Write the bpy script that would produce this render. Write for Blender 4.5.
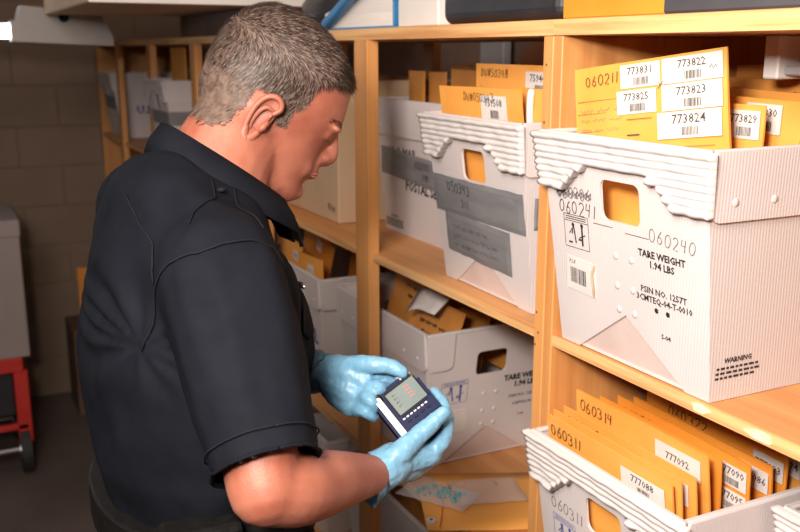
import bpy, bmesh, math, random
import numpy as np
from mathutils import Vector, Matrix, noise
from mathutils.bvhtree import BVHTree
random.seed(7)
scene = bpy.context.scene
COL = scene.collection
for o in list(bpy.data.objects): bpy.data.objects.remove(o)

# ------------------------------------------------------------------ camera
FPX = 930.0
_th = math.atan((266-50)/FPX); _psi = math.atan(479/math.hypot(FPX, 216))
_fh = Vector((-math.cos(_psi), math.sin(_psi), 0)); CR = Vector((math.sin(_psi), math.cos(_psi), 0))
CF = _fh*math.cos(_th) - Vector((0,0,1))*math.sin(_th)
CU = Vector((0,0,1))*math.cos(_th) + _fh*math.sin(_th)
CAMPOS = Vector((0,-.78,1.65))
cam = bpy.data.cameras.new('camera'); camo = bpy.data.objects.new('camera', cam); COL.objects.link(camo)
camo.matrix_world = Matrix(((CR.x,CU.x,-CF.x,CAMPOS.x),(CR.y,CU.y,-CF.y,CAMPOS.y),(CR.z,CU.z,-CF.z,CAMPOS.z),(0,0,0,1)))
cam.sensor_width = 36; cam.lens = FPX/800*36; cam.clip_start = .05
cam.dof.use_dof = True; cam.dof.focus_distance = 1.13; cam.dof.aperture_fstop = 7.0
scene.camera = camo
# ------------------------------------------------------------------ world, lights, exposure
w = bpy.data.worlds.new('room_ambient'); scene.world = w; w.use_nodes = True
w.node_tree.nodes['Background'].inputs[0].default_value = (.62,.5,.45,1)
w.node_tree.nodes['Background'].inputs[1].default_value = .035
def area(name, loc, target, size, power, color):
    l = bpy.data.lights.new(name,'AREA'); l.shape='RECTANGLE'; l.size=size[0]; l.size_y=size[1]; l.energy=power; l.color=color
    o = bpy.data.objects.new(name,l); COL.objects.link(o); o.location=loc
    o.rotation_euler=(Vector(target)-Vector(loc)).to_track_quat('-Z','Y').to_euler(); return o
area('ceiling_bounce_light', (-.15,-1.35,2.42), (-.85,-.1,1.2), (.7,.7), 40, (1,.86,.75))
area('flash_light', (-.10,-.98,1.88), (-1.0,.1,1.3), (.20,.14), 25.0, (1,.90,.82))
vs = scene.view_settings
vs.view_transform='Standard'; vs.look='None'; vs.exposure=0.13; vs.gamma=1.0; vs.use_curve_mapping=False

# ------------------------------------------------------------------ materials
MATS = {}
def nd(nt, t, **kw):
    n = nt.nodes.new(t)
    for k,v in kw.items(): setattr(n,k,v)
    return n
def mat(name, color, rough=.6, color2=None, nscale=(8,8,8), nmul=1.0, bump=0.0, bscale=(60,60,60), metal=0, spec=.5, sss=0, sssr=(1,.3,.2), trans=0, sheen=0, detail=4, ramp=(.35,.65), emis=None, transl=0, coords='Object', alpha=1, coat=0):
    m = bpy.data.materials.new(name); m.use_nodes=True; nt=m.node_tree; p=nt.nodes['Principled BSDF']
    p.inputs['Base Color'].default_value=(*color,1); p.inputs['Roughness'].default_value=rough
    p.inputs['Metallic'].default_value=metal; p.inputs['Specular IOR Level'].default_value=spec
    p.inputs['Transmission Weight'].default_value=trans; p.inputs['Alpha'].default_value=alpha
    p.inputs['Coat Weight'].default_value=coat
    if sss: p.inputs['Subsurface Weight'].default_value=sss; p.inputs['Subsurface Radius'].default_value=sssr; p.inputs['Subsurface Scale'].default_value=.01
    if sheen: p.inputs['Sheen Weight'].default_value=sheen
    tc=nd(nt,'ShaderNodeTexCoord')
    def noi(scale,det=detail):
        mp=nd(nt,'ShaderNodeMapping'); mp.inputs['Scale'].default_value=scale
        nt.links.new(tc.outputs[coords],mp.inputs[0])
        n=nd(nt,'ShaderNodeTexNoise'); n.inputs['Scale'].default_value=1; n.inputs['Detail'].default_value=det
        nt.links.new(mp.outputs[0],n.inputs['Vector']); return n
    if color2 is not None:
        n=noi(nscale); r=nd(nt,'ShaderNodeValToRGB'); r.color_ramp.elements[0].position=ramp[0]; r.color_ramp.elements[1].position=ramp[1]
        r.color_ramp.elements[0].color=(*color,1); r.color_ramp.elements[1].color=(*color2,1)
        nt.links.new(n.outputs['Fac'],r.inputs[0]); nt.links.new(r.outputs[0],p.inputs['Base Color'])
    if bump:
        n=noi(bscale,3); b=nd(nt,'ShaderNodeBump'); b.inputs['Strength'].default_value=bump; b.inputs['Distance'].default_value=.004
        nt.links.new(n.outputs['Fac'],b.inputs['Height']); nt.links.new(b.outputs[0],p.inputs['Normal'])
    if emis: p.inputs['Emission Color'].default_value=(*emis[0],1); p.inputs['Emission Strength'].default_value=emis[1]
    if transl:
        t=nd(nt,'ShaderNodeBsdfTranslucent'); t.inputs[0].default_value=(*color,1); mx=nd(nt,'ShaderNodeMixShader'); mx.inputs[0].default_value=transl
        out=nt.nodes['Material Output']; nt.links.new(p.outputs[0],mx.inputs[1]); nt.links.new(t.outputs[0],mx.inputs[2]); nt.links.new(mx.outputs[0],out.inputs[0])
    MATS[name]=m; return m
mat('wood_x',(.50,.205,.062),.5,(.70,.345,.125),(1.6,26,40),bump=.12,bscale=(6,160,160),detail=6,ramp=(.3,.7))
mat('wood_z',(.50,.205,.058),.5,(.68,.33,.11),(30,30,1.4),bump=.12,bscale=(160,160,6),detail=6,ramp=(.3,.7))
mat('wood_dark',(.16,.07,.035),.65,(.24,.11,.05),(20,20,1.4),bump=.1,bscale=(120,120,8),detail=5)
mat('ply_edge',(.56,.27,.10),.6,(.76,.46,.20),(3,60,90),bump=.2,bscale=(20,200,260),detail=6,ramp=(.35,.6))
mat('bare_patch',(.86,.72,.52),.7,(.75,.58,.38),(60,60,60))
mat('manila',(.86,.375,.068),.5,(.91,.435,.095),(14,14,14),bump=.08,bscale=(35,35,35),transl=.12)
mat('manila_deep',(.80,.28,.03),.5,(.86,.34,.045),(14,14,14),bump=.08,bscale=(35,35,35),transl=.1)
mat('kraft',(.70,.30,.06),.6,(.60,.24,.05),(12,12,12),bump=.1,bscale=(30,30,30))  # brown paper; on some rear envelopes it puts shade into the colour
mat('paper',(.70,.665,.64),.6,(.64,.61,.585),(20,20,20))
mat('ink',(.02,.02,.025),.5)
mat('pen',(.05,.035,.03),.55)
mat('pen_grey',(.16,.15,.16),.55)
mat('grey_ink',(.07,.06,.06),.6)
mat('blue_ink',(.03,.06,.30),.5)
mat('red_ink',(.6,.04,.04),.5)
mat('tape',(.17,.17,.18),.42,(.21,.21,.22),(10,40,40),bump=.1,bscale=(20,120,20))
mat('cardboard',(.52,.36,.22),.8,(.60,.43,.28),(6,6,6),bump=.05,bscale=(80,80,80))
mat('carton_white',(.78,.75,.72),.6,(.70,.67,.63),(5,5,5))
mat('carton_shaded',(.36,.29,.28),.65,(.32,.26,.25),(5,5,5))  # off-white carton with the dim light put into its colour
mat('brown_carton',(.10,.055,.035),.7,(.15,.08,.05),(7,7,7))
mat('black_plastic',(.018,.018,.022),.42,(.03,.03,.035),(12,12,12),bump=.05,bscale=(90,90,90))
mat('yellow_card',(.52,.235,.022),.5,(.58,.27,.03),(9,9,9),bump=.08,bscale=(50,50,50))
mat('grey_card',(.05,.05,.058),.5,(.065,.065,.075),(9,9,9))
mat('blue_cover',(.02,.16,.38),.4,(.03,.20,.45),(20,20,20))
mat('pages',(.86,.82,.78),.6,(.74,.70,.66),(3,3,260))
mat('metal',(.5,.5,.52),.3,metal=1)
mat('fixture_grey',(.42,.39,.37),.5,(.37,.345,.33),(8,8,8))
mat('tube_glow',(1,1,1),.3,emis=((.88,.93,1),9))
mat('wall_paint',(.25,.175,.125),.75,(.225,.157,.11),(5,5,5),bump=.25,bscale=(70,70,70))
mat('mortar',(.235,.165,.117),.85,(.205,.145,.103),(12,12,12),bump=.2)
mat('wall_plain',(.20,.13,.10),.85,(.26,.17,.13),(3,3,3))
mat('floor_mat',(.10,.078,.07),.55,(.165,.13,.118),(2.5,2.5,2.5),bump=.1,bscale=(40,40,40),detail=8,ramp=(.3,.75))
mat('ceiling_mat',(.7,.66,.62),.9,(.64,.6,.56),(3,3,3))
mat('red_paint',(.55,.03,.02),.4,(.62,.04,.03),(12,12,12))
mat('rubber',(.02,.02,.02),.7,(.035,.035,.035),(20,20,20))
mat('skin',(.25,.071,.042),.52,(.39,.148,.096),(19,19,19),bump=.12,bscale=(420,420,420),sss=.12,ramp=(.3,.72),detail=5)
mat('lip',(.45,.13,.10),.5,(.42,.12,.09),(60,60,60))
mat('glove',(.130,.305,.45),.42,(.165,.35,.50),(30,30,30),bump=.35,bscale=(95,95,95),sss=.05,sssr=(.3,.6,1))
mat('shirt',(.0062,.0073,.0112),.75,(.0080,.0094,.0140),(24,24,24),bump=.2,bscale=(900,900,900),spec=.07)
mat('seam',(.0125,.0145,.020),.7,(.010,.012,.017),(80,80,80),spec=.07)  # lighter than the shirt, stitching highlights put into the colour
mat('trouser',(.007,.008,.012),.7,(.009,.010,.015),(24,24,24),bump=.2,bscale=(600,600,600),spec=.1)
mat('leather',(.006,.0058,.006),.5,(.009,.0085,.0085),(60,60,60),spec=.15,bump=.15,bscale=(200,200,200))
mat('device_blue',(.003,.0075,.040),.5,(.004,.009,.046),(60,60,60),spec=.12)
mat('device_dark',(.003,.005,.014),.5,spec=.12)
mat('screen',(.10,.135,.13),.3,(.125,.16,.155),(30,30,30),spec=.2)
mat('strip_pink',(.85,.72,.72),.4)
mat('clear_bag',(.80,.80,.84),.15,alpha=.24,spec=.8)
mat('teal_pill',(.08,.38,.45),.45,(.15,.5,.58),(60,60,60))
mat('white_plastic',(.75,.75,.73),.4,(.7,.7,.68),(10,10,10))
mat('pale_metal',(.42,.42,.44),.45,(.36,.36,.38),(4,4,4))
mat('brown_board',(.30,.11,.05),.6,(.24,.085,.04),(5,5,5))
mat('eye_white',(.75,.7,.66),.2)
mat('brow_hair',(.10,.06,.04),.6)
# corrugated tub plastic: fine vertical flutes as bump, a little light passes through
def tub_plastic(name, col, trl, only_x=False):
    m=mat(name,col,.38,tuple(c*.94 for c in col),(9,9,3)); nt=m.node_tree; p=nt.nodes['Principled BSDF']
    tc=nd(nt,'ShaderNodeTexCoord'); geo=nd(nt,'ShaderNodeNewGeometry')
    sx=nd(nt,'ShaderNodeSeparateXYZ'); nt.links.new(tc.outputs['Object'],sx.inputs[0])
    ad=nd(nt,'ShaderNodeMath',operation='ADD'); nt.links.new(sx.outputs[0],ad.inputs[0])
    if not only_x: nt.links.new(sx.outputs[1],ad.inputs[1])
    mu=nd(nt,'ShaderNodeMath',operation='MULTIPLY'); mu.inputs[1].default_value=2*math.pi/.0048; nt.links.new(ad.outputs[0],mu.inputs[0])
    si=nd(nt,'ShaderNodeMath',operation='SINE'); nt.links.new(mu.outputs[0],si.inputs[0])
    b=nd(nt,'ShaderNodeBump'); b.inputs['Strength'].default_value=.13; b.inputs['Distance'].default_value=.001
    nt.links.new(si.outputs[0],b.inputs['Height']); nt.links.new(b.outputs[0],p.inputs['Normal'])
    t=nd(nt,'ShaderNodeBsdfTranslucent'); t.inputs[0].default_value=(*col,1); mx=nd(nt,'ShaderNodeMixShader'); mx.inputs[0].default_value=trl
    out=nt.nodes['Material Output']; nt.links.new(p.outputs[0],mx.inputs[1]); nt.links.new(t.outputs[0],mx.inputs[2]); nt.links.new(mx.outputs[0],out.inputs[0])
tub_plastic('tub_white',(.83,.775,.775),.28); tub_plastic('tub_band',(.83,.775,.775),.24,True)
mat('hair_fuzz',(.085,.054,.040),.7,(.15,.10,.078),(120,120,120))
mat('tub_solid',(.76,.715,.71),.45,(.71,.665,.66),(20,20,20),transl=.15)
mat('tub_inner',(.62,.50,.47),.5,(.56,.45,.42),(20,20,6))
# hair: strands carry their own colour (grey, brown, silver)
hm=mat('hair',(.2,.15,.12),.5); _nt=hm.node_tree; _a=nd(_nt,'ShaderNodeAttribute',attribute_name='tint')
_nt.links.new(_a.outputs['Color'],_nt.nodes['Principled BSDF'].inputs['Base Color'])

# ------------------------------------------------------------------ helpers
def link(o, parent=None):
    COL.objects.link(o)
    if parent is not None: o.parent=parent
    return o
def tag(o, label, cat, group=None, kind=None):
    if label: o['label']=label
    if cat: o['category']=cat
    if group: o['group']=group
    if kind: o['kind']=kind
    return o
def thing(name,label,cat,loc=(0,0,0),rz=0,group=None,kind=None):
    o=bpy.data.objects.new(name,None); o.empty_display_size=.05; link(o); o.location=loc; o.rotation_euler=(0,0,rz)
    return tag(o,label,cat,group,kind)
def mobj(name, bm, m, parent=None, smooth=False, label=None):
    me=bpy.data.meshes.new(name)
    if smooth:
        for f in bm.faces: f.smooth=True
    bm.to_mesh(me); bm.free(); me.materials.append(MATS[m] if isinstance(m,str) else m)
    o=bpy.data.objects.new(name,me); link(o,parent)
    if label: o['label']=label
    return o
def inst(name, src, parent=None, mtx=None):
    o=bpy.data.objects.new(name, src if isinstance(src,bpy.types.Mesh) else src.data); link(o,parent)
    if mtx is not None: o.matrix_local=mtx
    return o
def box(bm, x0,x1,y0,y1,z0,z1, bev=0, mtx=None, seg=2):
    r=bmesh.ops.create_cube(bm,size=1); vs=r['verts']
    for v in vs: v.co=Vector(((x0+x1)/2+v.co.x*(x1-x0),(y0+y1)/2+v.co.y*(y1-y0),(z0+z1)/2+v.co.z*(z1-z0)))
    geom=vs
    if bev>0:
        es=list({e for v in vs for e in v.link_edges}); g=bmesh.ops.bevel(bm,geom=es,offset=bev,segments=seg,affect='EDGES',profile=.5)
        geom=list({v for f in g['faces'] for v in f.verts}|{v for v in vs if v.is_valid})
    if mtx is not None: bmesh.ops.transform(bm,matrix=mtx,verts=[v for v in geom if v.is_valid])
    return geom
def boxo(name, x0,x1,y0,y1,z0,z1,m,parent=None,bev=.0015,label=None,seg=1):
    bm=bmesh.new(); box(bm,x0,x1,y0,y1,z0,z1,bev,seg=seg); return mobj(name,bm,m,parent,label=label)
def cyl(bm, p, q, r, n=12, r2=None):
    p=Vector(p); q=Vector(q); d=q-p
    mtx=Matrix.Translation((p+q)/2)@d.to_track_quat('Z','Y').to_matrix().to_4x4()
    return bmesh.ops.create_cone(bm,cap_ends=True,segments=n,radius1=r,radius2=r if r2 is None else r2,depth=d.length,matrix=mtx)['verts']
def catmull(pts, n):
    pts=[Vector(p) for p in pts]; out=[]
    P=[2*pts[0]-pts[1]]+pts+[2*pts[-1]-pts[-2]]
    for i in range(1,len(P)-2):
        for k in range(n):
            t=k/n; a,b,c,d=P[i-1],P[i],P[i+1],P[i+2]
            out.append(.5*((2*b)+(c-a)*t+(2*a-5*b+4*c-d)*t*t+(3*b-a-3*c+d)*t**3))
    out.append(pts[-1]); return out
def tube(bm, pts, rad, n=8, sub=4, flat=1.0, ref=None, cap=True):
    """tapered tube through points; rad = one radius or one per point"""
    if not hasattr(rad,'__len__'): rad=[rad]*len(pts)
    P=catmull(pts,sub) if sub>1 else [Vector(p) for p in pts]
    R=[]
    for i in range(len(P)):
        t=i/(len(P)-1)*(len(rad)-1); k=min(int(t),len(rad)-2) if len(rad)>1 else 0; R.append(rad[k]+(rad[min(k+1,len(rad)-1)]-rad[k])*(t-k))
    if cap:   # round ends
        t0=(P[0]-P[1]).normalized(); t1=(P[-1]-P[-2]).normalized(); Pn=[];Rn=[]
        for a in (.97,.75,.4): Pn.append(P[0]+t0*R[0]*a); Rn.append(R[0]*math.sqrt(1-a*a))
        Pe=[];Re=[]
        for a in (.4,.75,.97): Pe.append(P[-1]+t1*R[-1]*a); Re.append(R[-1]*math.sqrt(1-a*a))
        P=Pn+P+Pe; R=Rn+R+Re
    rings=[]; prev=None
    for i,p in enumerate(P):
        d=(P[min(i+1,len(P)-1)]-P[max(i-1,0)]).normalized()
        if prev is None: s=d.cross(Vector(ref) if ref else (Vector((0,0,1)) if abs(d.z)<.9 else Vector((1,0,0)))).normalized()
        else: s=(prev-d*prev.dot(d)).normalized()
        prev=s; u=s.cross(d)
        rings.append([bm.verts.new(p+(s*math.cos(2*math.pi*k/n)+u*math.sin(2*math.pi*k/n)*flat)*R[i]) for k in range(n)])
    for a,b in zip(rings,rings[1:]):
        for k in range(n): bm.faces.new((a[k],a[(k+1)%n],b[(k+1)%n],b[k]))
    bm.faces.new(rings[0][::-1]); bm.faces.new(rings[-1])
def loft(bm, rings, close=True):
    R=[[bm.verts.new(p) for p in r] for r in rings]; n=len(R[0])
    for a,b in zip(R,R[1:]):
        for k in range(n): bm.faces.new((a[k],a[(k+1)%n],b[(k+1)%n],b[k]))
    if close: bm.faces.new(R[0][::-1]); bm.faces.new(R[-1])
def ellipsoid(bm, c, r, mtx=None, sub=2):
    vs=bmesh.ops.create_icosphere(bm,subdivisions=sub,radius=1)['verts']
    for v in vs: v.co=Vector((c[0]+v.co.x*r[0],c[1]+v.co.y*r[1],c[2]+v.co.z*r[2]))
    if mtx is not None: bmesh.ops.transform(bm,matrix=mtx,verts=vs)
def remesh(bm, voxel, smooth=6, factor=.5):
    bmesh.ops.recalc_face_normals(bm,faces=bm.faces)
    me=bpy.data.meshes.new('tmp'); bm.to_mesh(me); bm.free()
    o=bpy.data.objects.new('tmp',me); COL.objects.link(o)
    r=o.modifiers.new('r','REMESH'); r.mode='VOXEL'; r.voxel_size=voxel; r.adaptivity=0
    s=o.modifiers.new('s','SMOOTH'); s.iterations=smooth; s.factor=factor
    dg=bpy.context.evaluated_depsgraph_get(); me2=bpy.data.meshes.new_from_object(o.evaluated_get(dg))
    bpy.data.objects.remove(o); bpy.data.meshes.remove(me)
    b=bmesh.new(); b.from_mesh(me2); bpy.data.meshes.remove(me2); return b
def frame(o, xd, yd):
    xd=Vector(xd).normalized(); yd=Vector(yd); yd=(yd-xd*yd.dot(xd)).normalized(); z=xd.cross(yd); o=Vector(o)
    return Matrix(((xd.x,yd.x,z.x,o.x),(xd.y,yd.y,z.y,o.y),(xd.z,yd.z,z.z,o.z),(0,0,0,1)))
# --- printed lettering (flat meshes) and hand lettering (pen strokes)
def text_bm(txt, size, align='CENTER', bold=0):
    cu=bpy.data.curves.new('t','FONT'); cu.body=txt; cu.size=size; cu.align_x=align; cu.align_y='CENTER'; cu.resolution_u=1; cu.offset=bold*size; cu.space_line=1.0
    o=bpy.data.objects.new('t',cu); COL.objects.link(o); dg=bpy.context.evaluated_depsgraph_get()
    me=bpy.data.meshes.new_from_object(o.evaluated_get(dg)); bpy.data.objects.remove(o); bpy.data.curves.remove(cu)
    b=bmesh.new(); b.from_mesh(me); bpy.data.meshes.remove(me); return b
def text(txt,size,mtx,parent,m='ink',name='lettering',bold=.02,align='CENTER',sx=1):
    b=text_bm(txt,size,align,bold)
    for v in b.verts: v.co.x*=sx; v.co.z+=.0004
    b.transform(mtx); return mobj(name,b,m,parent)
def arc(cx,cy,rx,ry,a0,a1,n=10): return [(cx+rx*math.cos(math.radians(a0+(a1-a0)*i/n)),cy+ry*math.sin(math.radians(a0+(a1-a0)*i/n))) for i in range(n+1)]
STROKES={'0':[arc(.3,.5,.27,.48,100,470)],'1':[[(.3,1),(.27,0)]],'2':[arc(.3,.72,.25,.27,160,-20,6)+[(.1,.05),(.58,.03)]],
 '3':[arc(.27,.75,.25,.24,150,-80,7)+arc(.27,.26,.28,.26,80,-150,8)],'4':[[(.1,1),(.06,.5),(.5,.5)],[(.46,1),(.44,0)]],
 '5':[[(.52,1),(.15,.98),(.1,.58)]+arc(.25,.3,.27,.3,100,-140,8)],'6':[[(.42,1),(.14,.55)]+arc(.3,.26,.22,.26,150,-200,10)],
 '7':[[(.05,1),(.55,.98),(.25,0)]],'8':[arc(.3,.75,.2,.24,90,450)+arc(.3,.26,.25,.26,90,-270)],'9':[arc(.3,.72,.22,.26,0,360)+[(.5,.5),(.42,0)]],
 'D':[[(.1,0),(.1,1)]+arc(.1,.5,.45,.5,90,-90,8)],'W':[[(0,1),(.15,0),(.32,.65),(.5,0),(.65,1)]],'#':[[(.15,0),(.25,1)],[(.4,0),(.5,1)],[(.02,.35),(.6,.37)],[(.05,.66),(.62,.68)]],
 'C':[arc(.32,.5,.28,.45,50,310)],'x':[[(0,.6),(.5,0)],[(.5,.6),(0,0)]],'u':[[(0,.6),(.1,.05),(.3,.05),(.45,.6),(.5,0)]],'L':[[(.1,1),(.08,0),(.5,.02)]],'~':[[(0,.3),(.2,.6),(.35,.2),(.55,.5),(.7,.3)]],' ':[]}
def ribbon(bm, pts, wd, z=.0005):
    P=[Vector((p[0],p[1],0)) for p in pts]; L=[];Rr=[]
    for i,p in enumerate(P):
        d=(P[min(i+1,len(P)-1)]-P[max(i-1,0)]); d=d.normalized() if d.length>1e-9 else Vector((1,0,0)); s=Vector((-d.y,d.x,0))*wd/2
        L.append(bm.verts.new((p.x+s.x,p.y+s.y,z))); Rr.append(bm.verts.new((p.x-s.x,p.y-s.y,z)))
    for i in range(len(P)-1): bm.faces.new((Rr[i],Rr[i+1],L[i+1],L[i]))
def hand(txt,size,mtx,parent,m='pen',wd=None,name='handwriting',strike=0,seed=None):
    rr=random.Random(seed if seed is not None else sum(map(ord,txt))%999); bm=bmesh.new(); x=0; wd=wd or size*.085
    for ch in txt:
        s=size*rr.uniform(.9,1.08); dy=rr.uniform(-.06,.06)*size; sh=rr.uniform(.0,.18)
        for st in STROKES.get(ch,[]):
            ribbon(bm,[(x+(a+b*sh)*s,dy+b*s) for a,b in st],wd)
        x+=size*(.78 if ch not in '1' else .5)
    for k in range(strike): ribbon(bm,[(-size*.1+(x+.1*size)*i/24, size*(.3+.12*k)+size*.22*math.sin(i*2.1+k)) for i in range(25)],wd)
    bm.transform(mtx); return mobj(name,bm,m,parent)
def scribble(n,w_,gap,mtx,parent,m='pen_grey',amp=.002,name='handwriting',wd=.0007,seed=1):
    rr=random.Random(seed); bm=bmesh.new()
    for k in range(n):
        x=0
        while x<w_*rr.uniform(.7,1):
            ln=rr.uniform(.012,.03); ribbon(bm,[(x+ln*i/9,-k*gap+amp*math.sin(i*2.3+rr.random()*2)*rr.uniform(.5,1.2)) for i in range(10)],wd); x+=ln+.006
    bm.transform(mtx); return mobj(name,bm,m,parent)
def bars(w_,h_,n,mtx,parent,m='ink',seed=0):
    rr=random.Random(seed); bm=bmesh.new(); x=-w_/2
    step=w_/n
    for i in range(n):
        b=step*rr.uniform(.35,.8)
        v=[bm.verts.new(p) for p in ((x,-h_/2,.0005),(x+b,-h_/2,.0005),(x+b,h_/2,.0005),(x,h_/2,.0005))]; bm.faces.new(v); x+=step
    bm.transform(mtx); return mobj('barcode',bm,m,parent)
def card(name,w_,h_,mtx,parent,m='paper',th=.0006,round_=0):
    bm=bmesh.new(); box(bm,-w_/2,w_/2,-h_/2,h_/2,-th*.2,th,0)
    if round_:
        es=[e for e in bm.edges if abs(e.verts[0].co.z-e.verts[1].co.z)>th*.5]; bmesh.ops.bevel(bm,geom=es,offset=round_,segments=3,affect='EDGES')
    o=mobj(name,bm,m,parent); o.matrix_local=mtx; return o
T=Matrix.Translation
def RX(a): return Matrix.Rotation(math.radians(a),4,'X')
def RY(a): return Matrix.Rotation(math.radians(a),4,'Y')
def RZ(a): return Matrix.Rotation(math.radians(a),4,'Z')
# ------------------------------------------------------------------ the room
FL=-.12
bm=bmesh.new(); box(bm,-5.2,3.0,-3.2,1.2,FL-.1,FL); tag(mobj('floor',bm,'floor_mat'),'dark brown scuffed concrete floor','floor',kind='structure')
bm=bmesh.new(); box(bm,-5.2,3.0,-3.2,1.2,2.75,2.85); tag(mobj('ceiling',bm,'ceiling_mat'),'off-white ceiling above the aisle','ceiling',kind='structure')
bm=bmesh.new(); box(bm,-5.2,3.0,.80,.92,FL,2.75); tag(mobj('wall_back',bm,'wall_plain'),'brown painted wall behind the wooden shelving','wall',kind='structure')
WX=-4.95
bm=bmesh.new(); box(bm,WX-.15,WX-.004,-3.2,.80,FL,2.75); wl=tag(mobj('wall_left',bm,'mortar'),'beige painted concrete block wall at the end of the aisle','wall',kind='structure')
bm=bmesh.new(); box(bm,0,.03,.004,.396,.004,.196,.004,seg=2); blk=mobj('block',bm,'wall_paint',wl); blk.location=(WX-.03,-3.2,FL)
for r in range(14):
    for c in range(-1,10):
        y=-3.2+c*.4+(.2 if r%2 else 0); 
        if y<-3.21 or y>.5: continue
        if r==0 and c==0: continue
        o=inst('block',blk,wl); o.location=(WX-.03,y,FL+r*.2)

# ------------------------------------------------------------------ shelving
ZM=1.244; ZL=.805; ZB=.363; ZT0=1.669; ZT1=1.691; DEP=.50
XD0,XD1,XD2=-1.1065,-1.083,-1.062
su=thing('shelving_unit','long light wood open shelving unit with front posts behind the man','shelving',(-3.0,.25,FL))
def part(name,x0,x1,y0,y1,z0,z1,m,par,bev=.0015):
    bm=bmesh.new(); box(bm,x0,x1,y0,y1,z0,z1,bev,seg=1); bm.transform(T(-par.location)); return mobj(name,bm,m,par)
def board(name,x0,x1,z0,z1,par,y0=0.0,y1=DEP):
    o=part(name,x0,x1,y0+.002,y1,z0,z1,'wood_x',par)
    e=part('edge_strip',x0,x1,y0-.0006,y0+.002,z0+.0006,z1-.0006,'ply_edge',par,0); bm=bmesh.new(); bm.from_mesh(e.data)
    e.parent=o; return o
XE=-4.93
board('top_board',XE,XD1,ZT0,ZT1,su)
for z,t in ((ZM,.016),(ZL,.018),(ZB,.018)):
    board('shelf',XE,XD0,z-t,z,su,y0=.004)
PX=[-1.7175,-2.375,-3.03,-3.69,-4.36]
for px in PX:
    part('post',px-.0315,px+.0315,-.006,.019,FL,ZT0,'wood_z',su)
    part('post',px-.0315,px+.0315,DEP,DEP+.025,FL,ZT0,'wood_z',su)
part('side_panel',XD0,XD1,0,DEP,FL,ZT0,'wood_z',su)
part('side_panel',XE-.012,XE+.008,0,DEP,FL,ZT0,'wood_z',su)
part('end_panel',XE+.009,PX[4]-.04,DEP-.012,DEP,FL,ZM-.02,'brown_board',su)
su2=thing('shelving_unit','nearer wood shelving unit with solid plywood sides holding the big white tubs','shelving',(-.6,.25,FL))
X2E=.02
board('top_board',XD1,X2E,ZT0,ZT1,su2)
part('side_panel',XD1,XD2,0,DEP,FL,ZT0,'wood_z',su2); part('side_panel',X2E-.02,X2E,0,DEP,FL,ZT0,'wood_z',su2)
for z,t in ((ZM,.016),(ZL,.018),(ZB,.018)): board('shelf',XD2,X2E-.02,z-t,z,su2,y0=.002)
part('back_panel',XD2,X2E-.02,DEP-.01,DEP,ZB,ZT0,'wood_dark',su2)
# bare wood patches on the shelf's front edge, screws in the panel
for x,wd in ((-.765,.014),(-.675,.019)):
    bm=bmesh.new(); n=14
    P_=[(x+wd*math.cos(a)*(1+.25*math.sin(3*a+x*40)),ZM-.0075+.0058*math.sin(a)*(1+.15*math.sin(5*a))) for a in [2*math.pi*i/n for i in range(n)]]
    va_=[bm.verts.new((q,.0004,r)) for q,r in P_]; vb_=[bm.verts.new((q,.0018,r)) for q,r in P_]; bm.faces.new(va_); bm.faces.new(vb_[::-1])
    for i in range(n): bm.faces.new((va_[i],vb_[i],vb_[(i+1)%n],va_[(i+1)%n]))
    bmesh.ops.recalc_face_normals(bm,faces=bm.faces); bm.transform(T(-su2.location)); mobj('worn_patch',bm,'bare_patch',su2)
for x,y,z in ((XD2,.10,1.625),(XD2,.35,1.60)):
    bm=bmesh.new(); cyl(bm,(x-.001,y,z),(x+.003,y,z),.0065,12); cyl(bm,(x+.002,y,z),(x+.005,y,z),.003,8); bm.transform(T(-su2.location)); mobj('screw',bm,'metal',su2)
for z in (1.55,1.27,1.5,1.22,1.24,1.63):
    nx_=random.uniform(-1.103,-1.087); bm=bmesh.new(); cyl(bm,(nx_,-.0012,z),(nx_,.002,z),.0018,8); bm.transform(T(-su.location)); 
    o=mobj('nail_head',bm,'wood_dark',su)

# ------------------------------------------------------------------ corrugated plastic tubs
HT=.297; WB,WT,LB,LT=.144,.156,.19,.23
def fill2d(loops):
    bm=bmesh.new()
    for lp in loops:
        v=[bm.verts.new((p[0],p[1],0)) for p in lp]
        for a,b in zip(v,v[1:]+v[:1]): bm.edges.new((a,b))
    bmesh.ops.triangle_fill(bm,use_beauty=True,use_dissolve=False,edges=bm.edges[:])
    return bm
def rrect(x0,x1,y0,y1,r,n=4):
    P=[]
    for cx,cy,a in ((x1-r,y1-r,0),(x0+r,y1-r,90),(x0+r,y0+r,180),(x1-r,y0+r,270)):
        for i in range(n+1):
            t=math.radians(a+90*i/n); P.append((cx+r*math.cos(t),cy+r*math.sin(t)))
    return P
SLE=math.hypot(HT,LT-LB); SLS=math.hypot(HT,WT-WB)
def end_frame(s):   # s=-1 front end, +1 rear end : x right, y up the face, z outward
    return frame((0,s*LB,0),(-s,0,0),(0,s*(LT-LB),HT))
def side_frame(s):
    return frame((s*WB,0,0),(0,s,0),(s*(WT-WB),0,HT))
_tubcache={}
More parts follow.
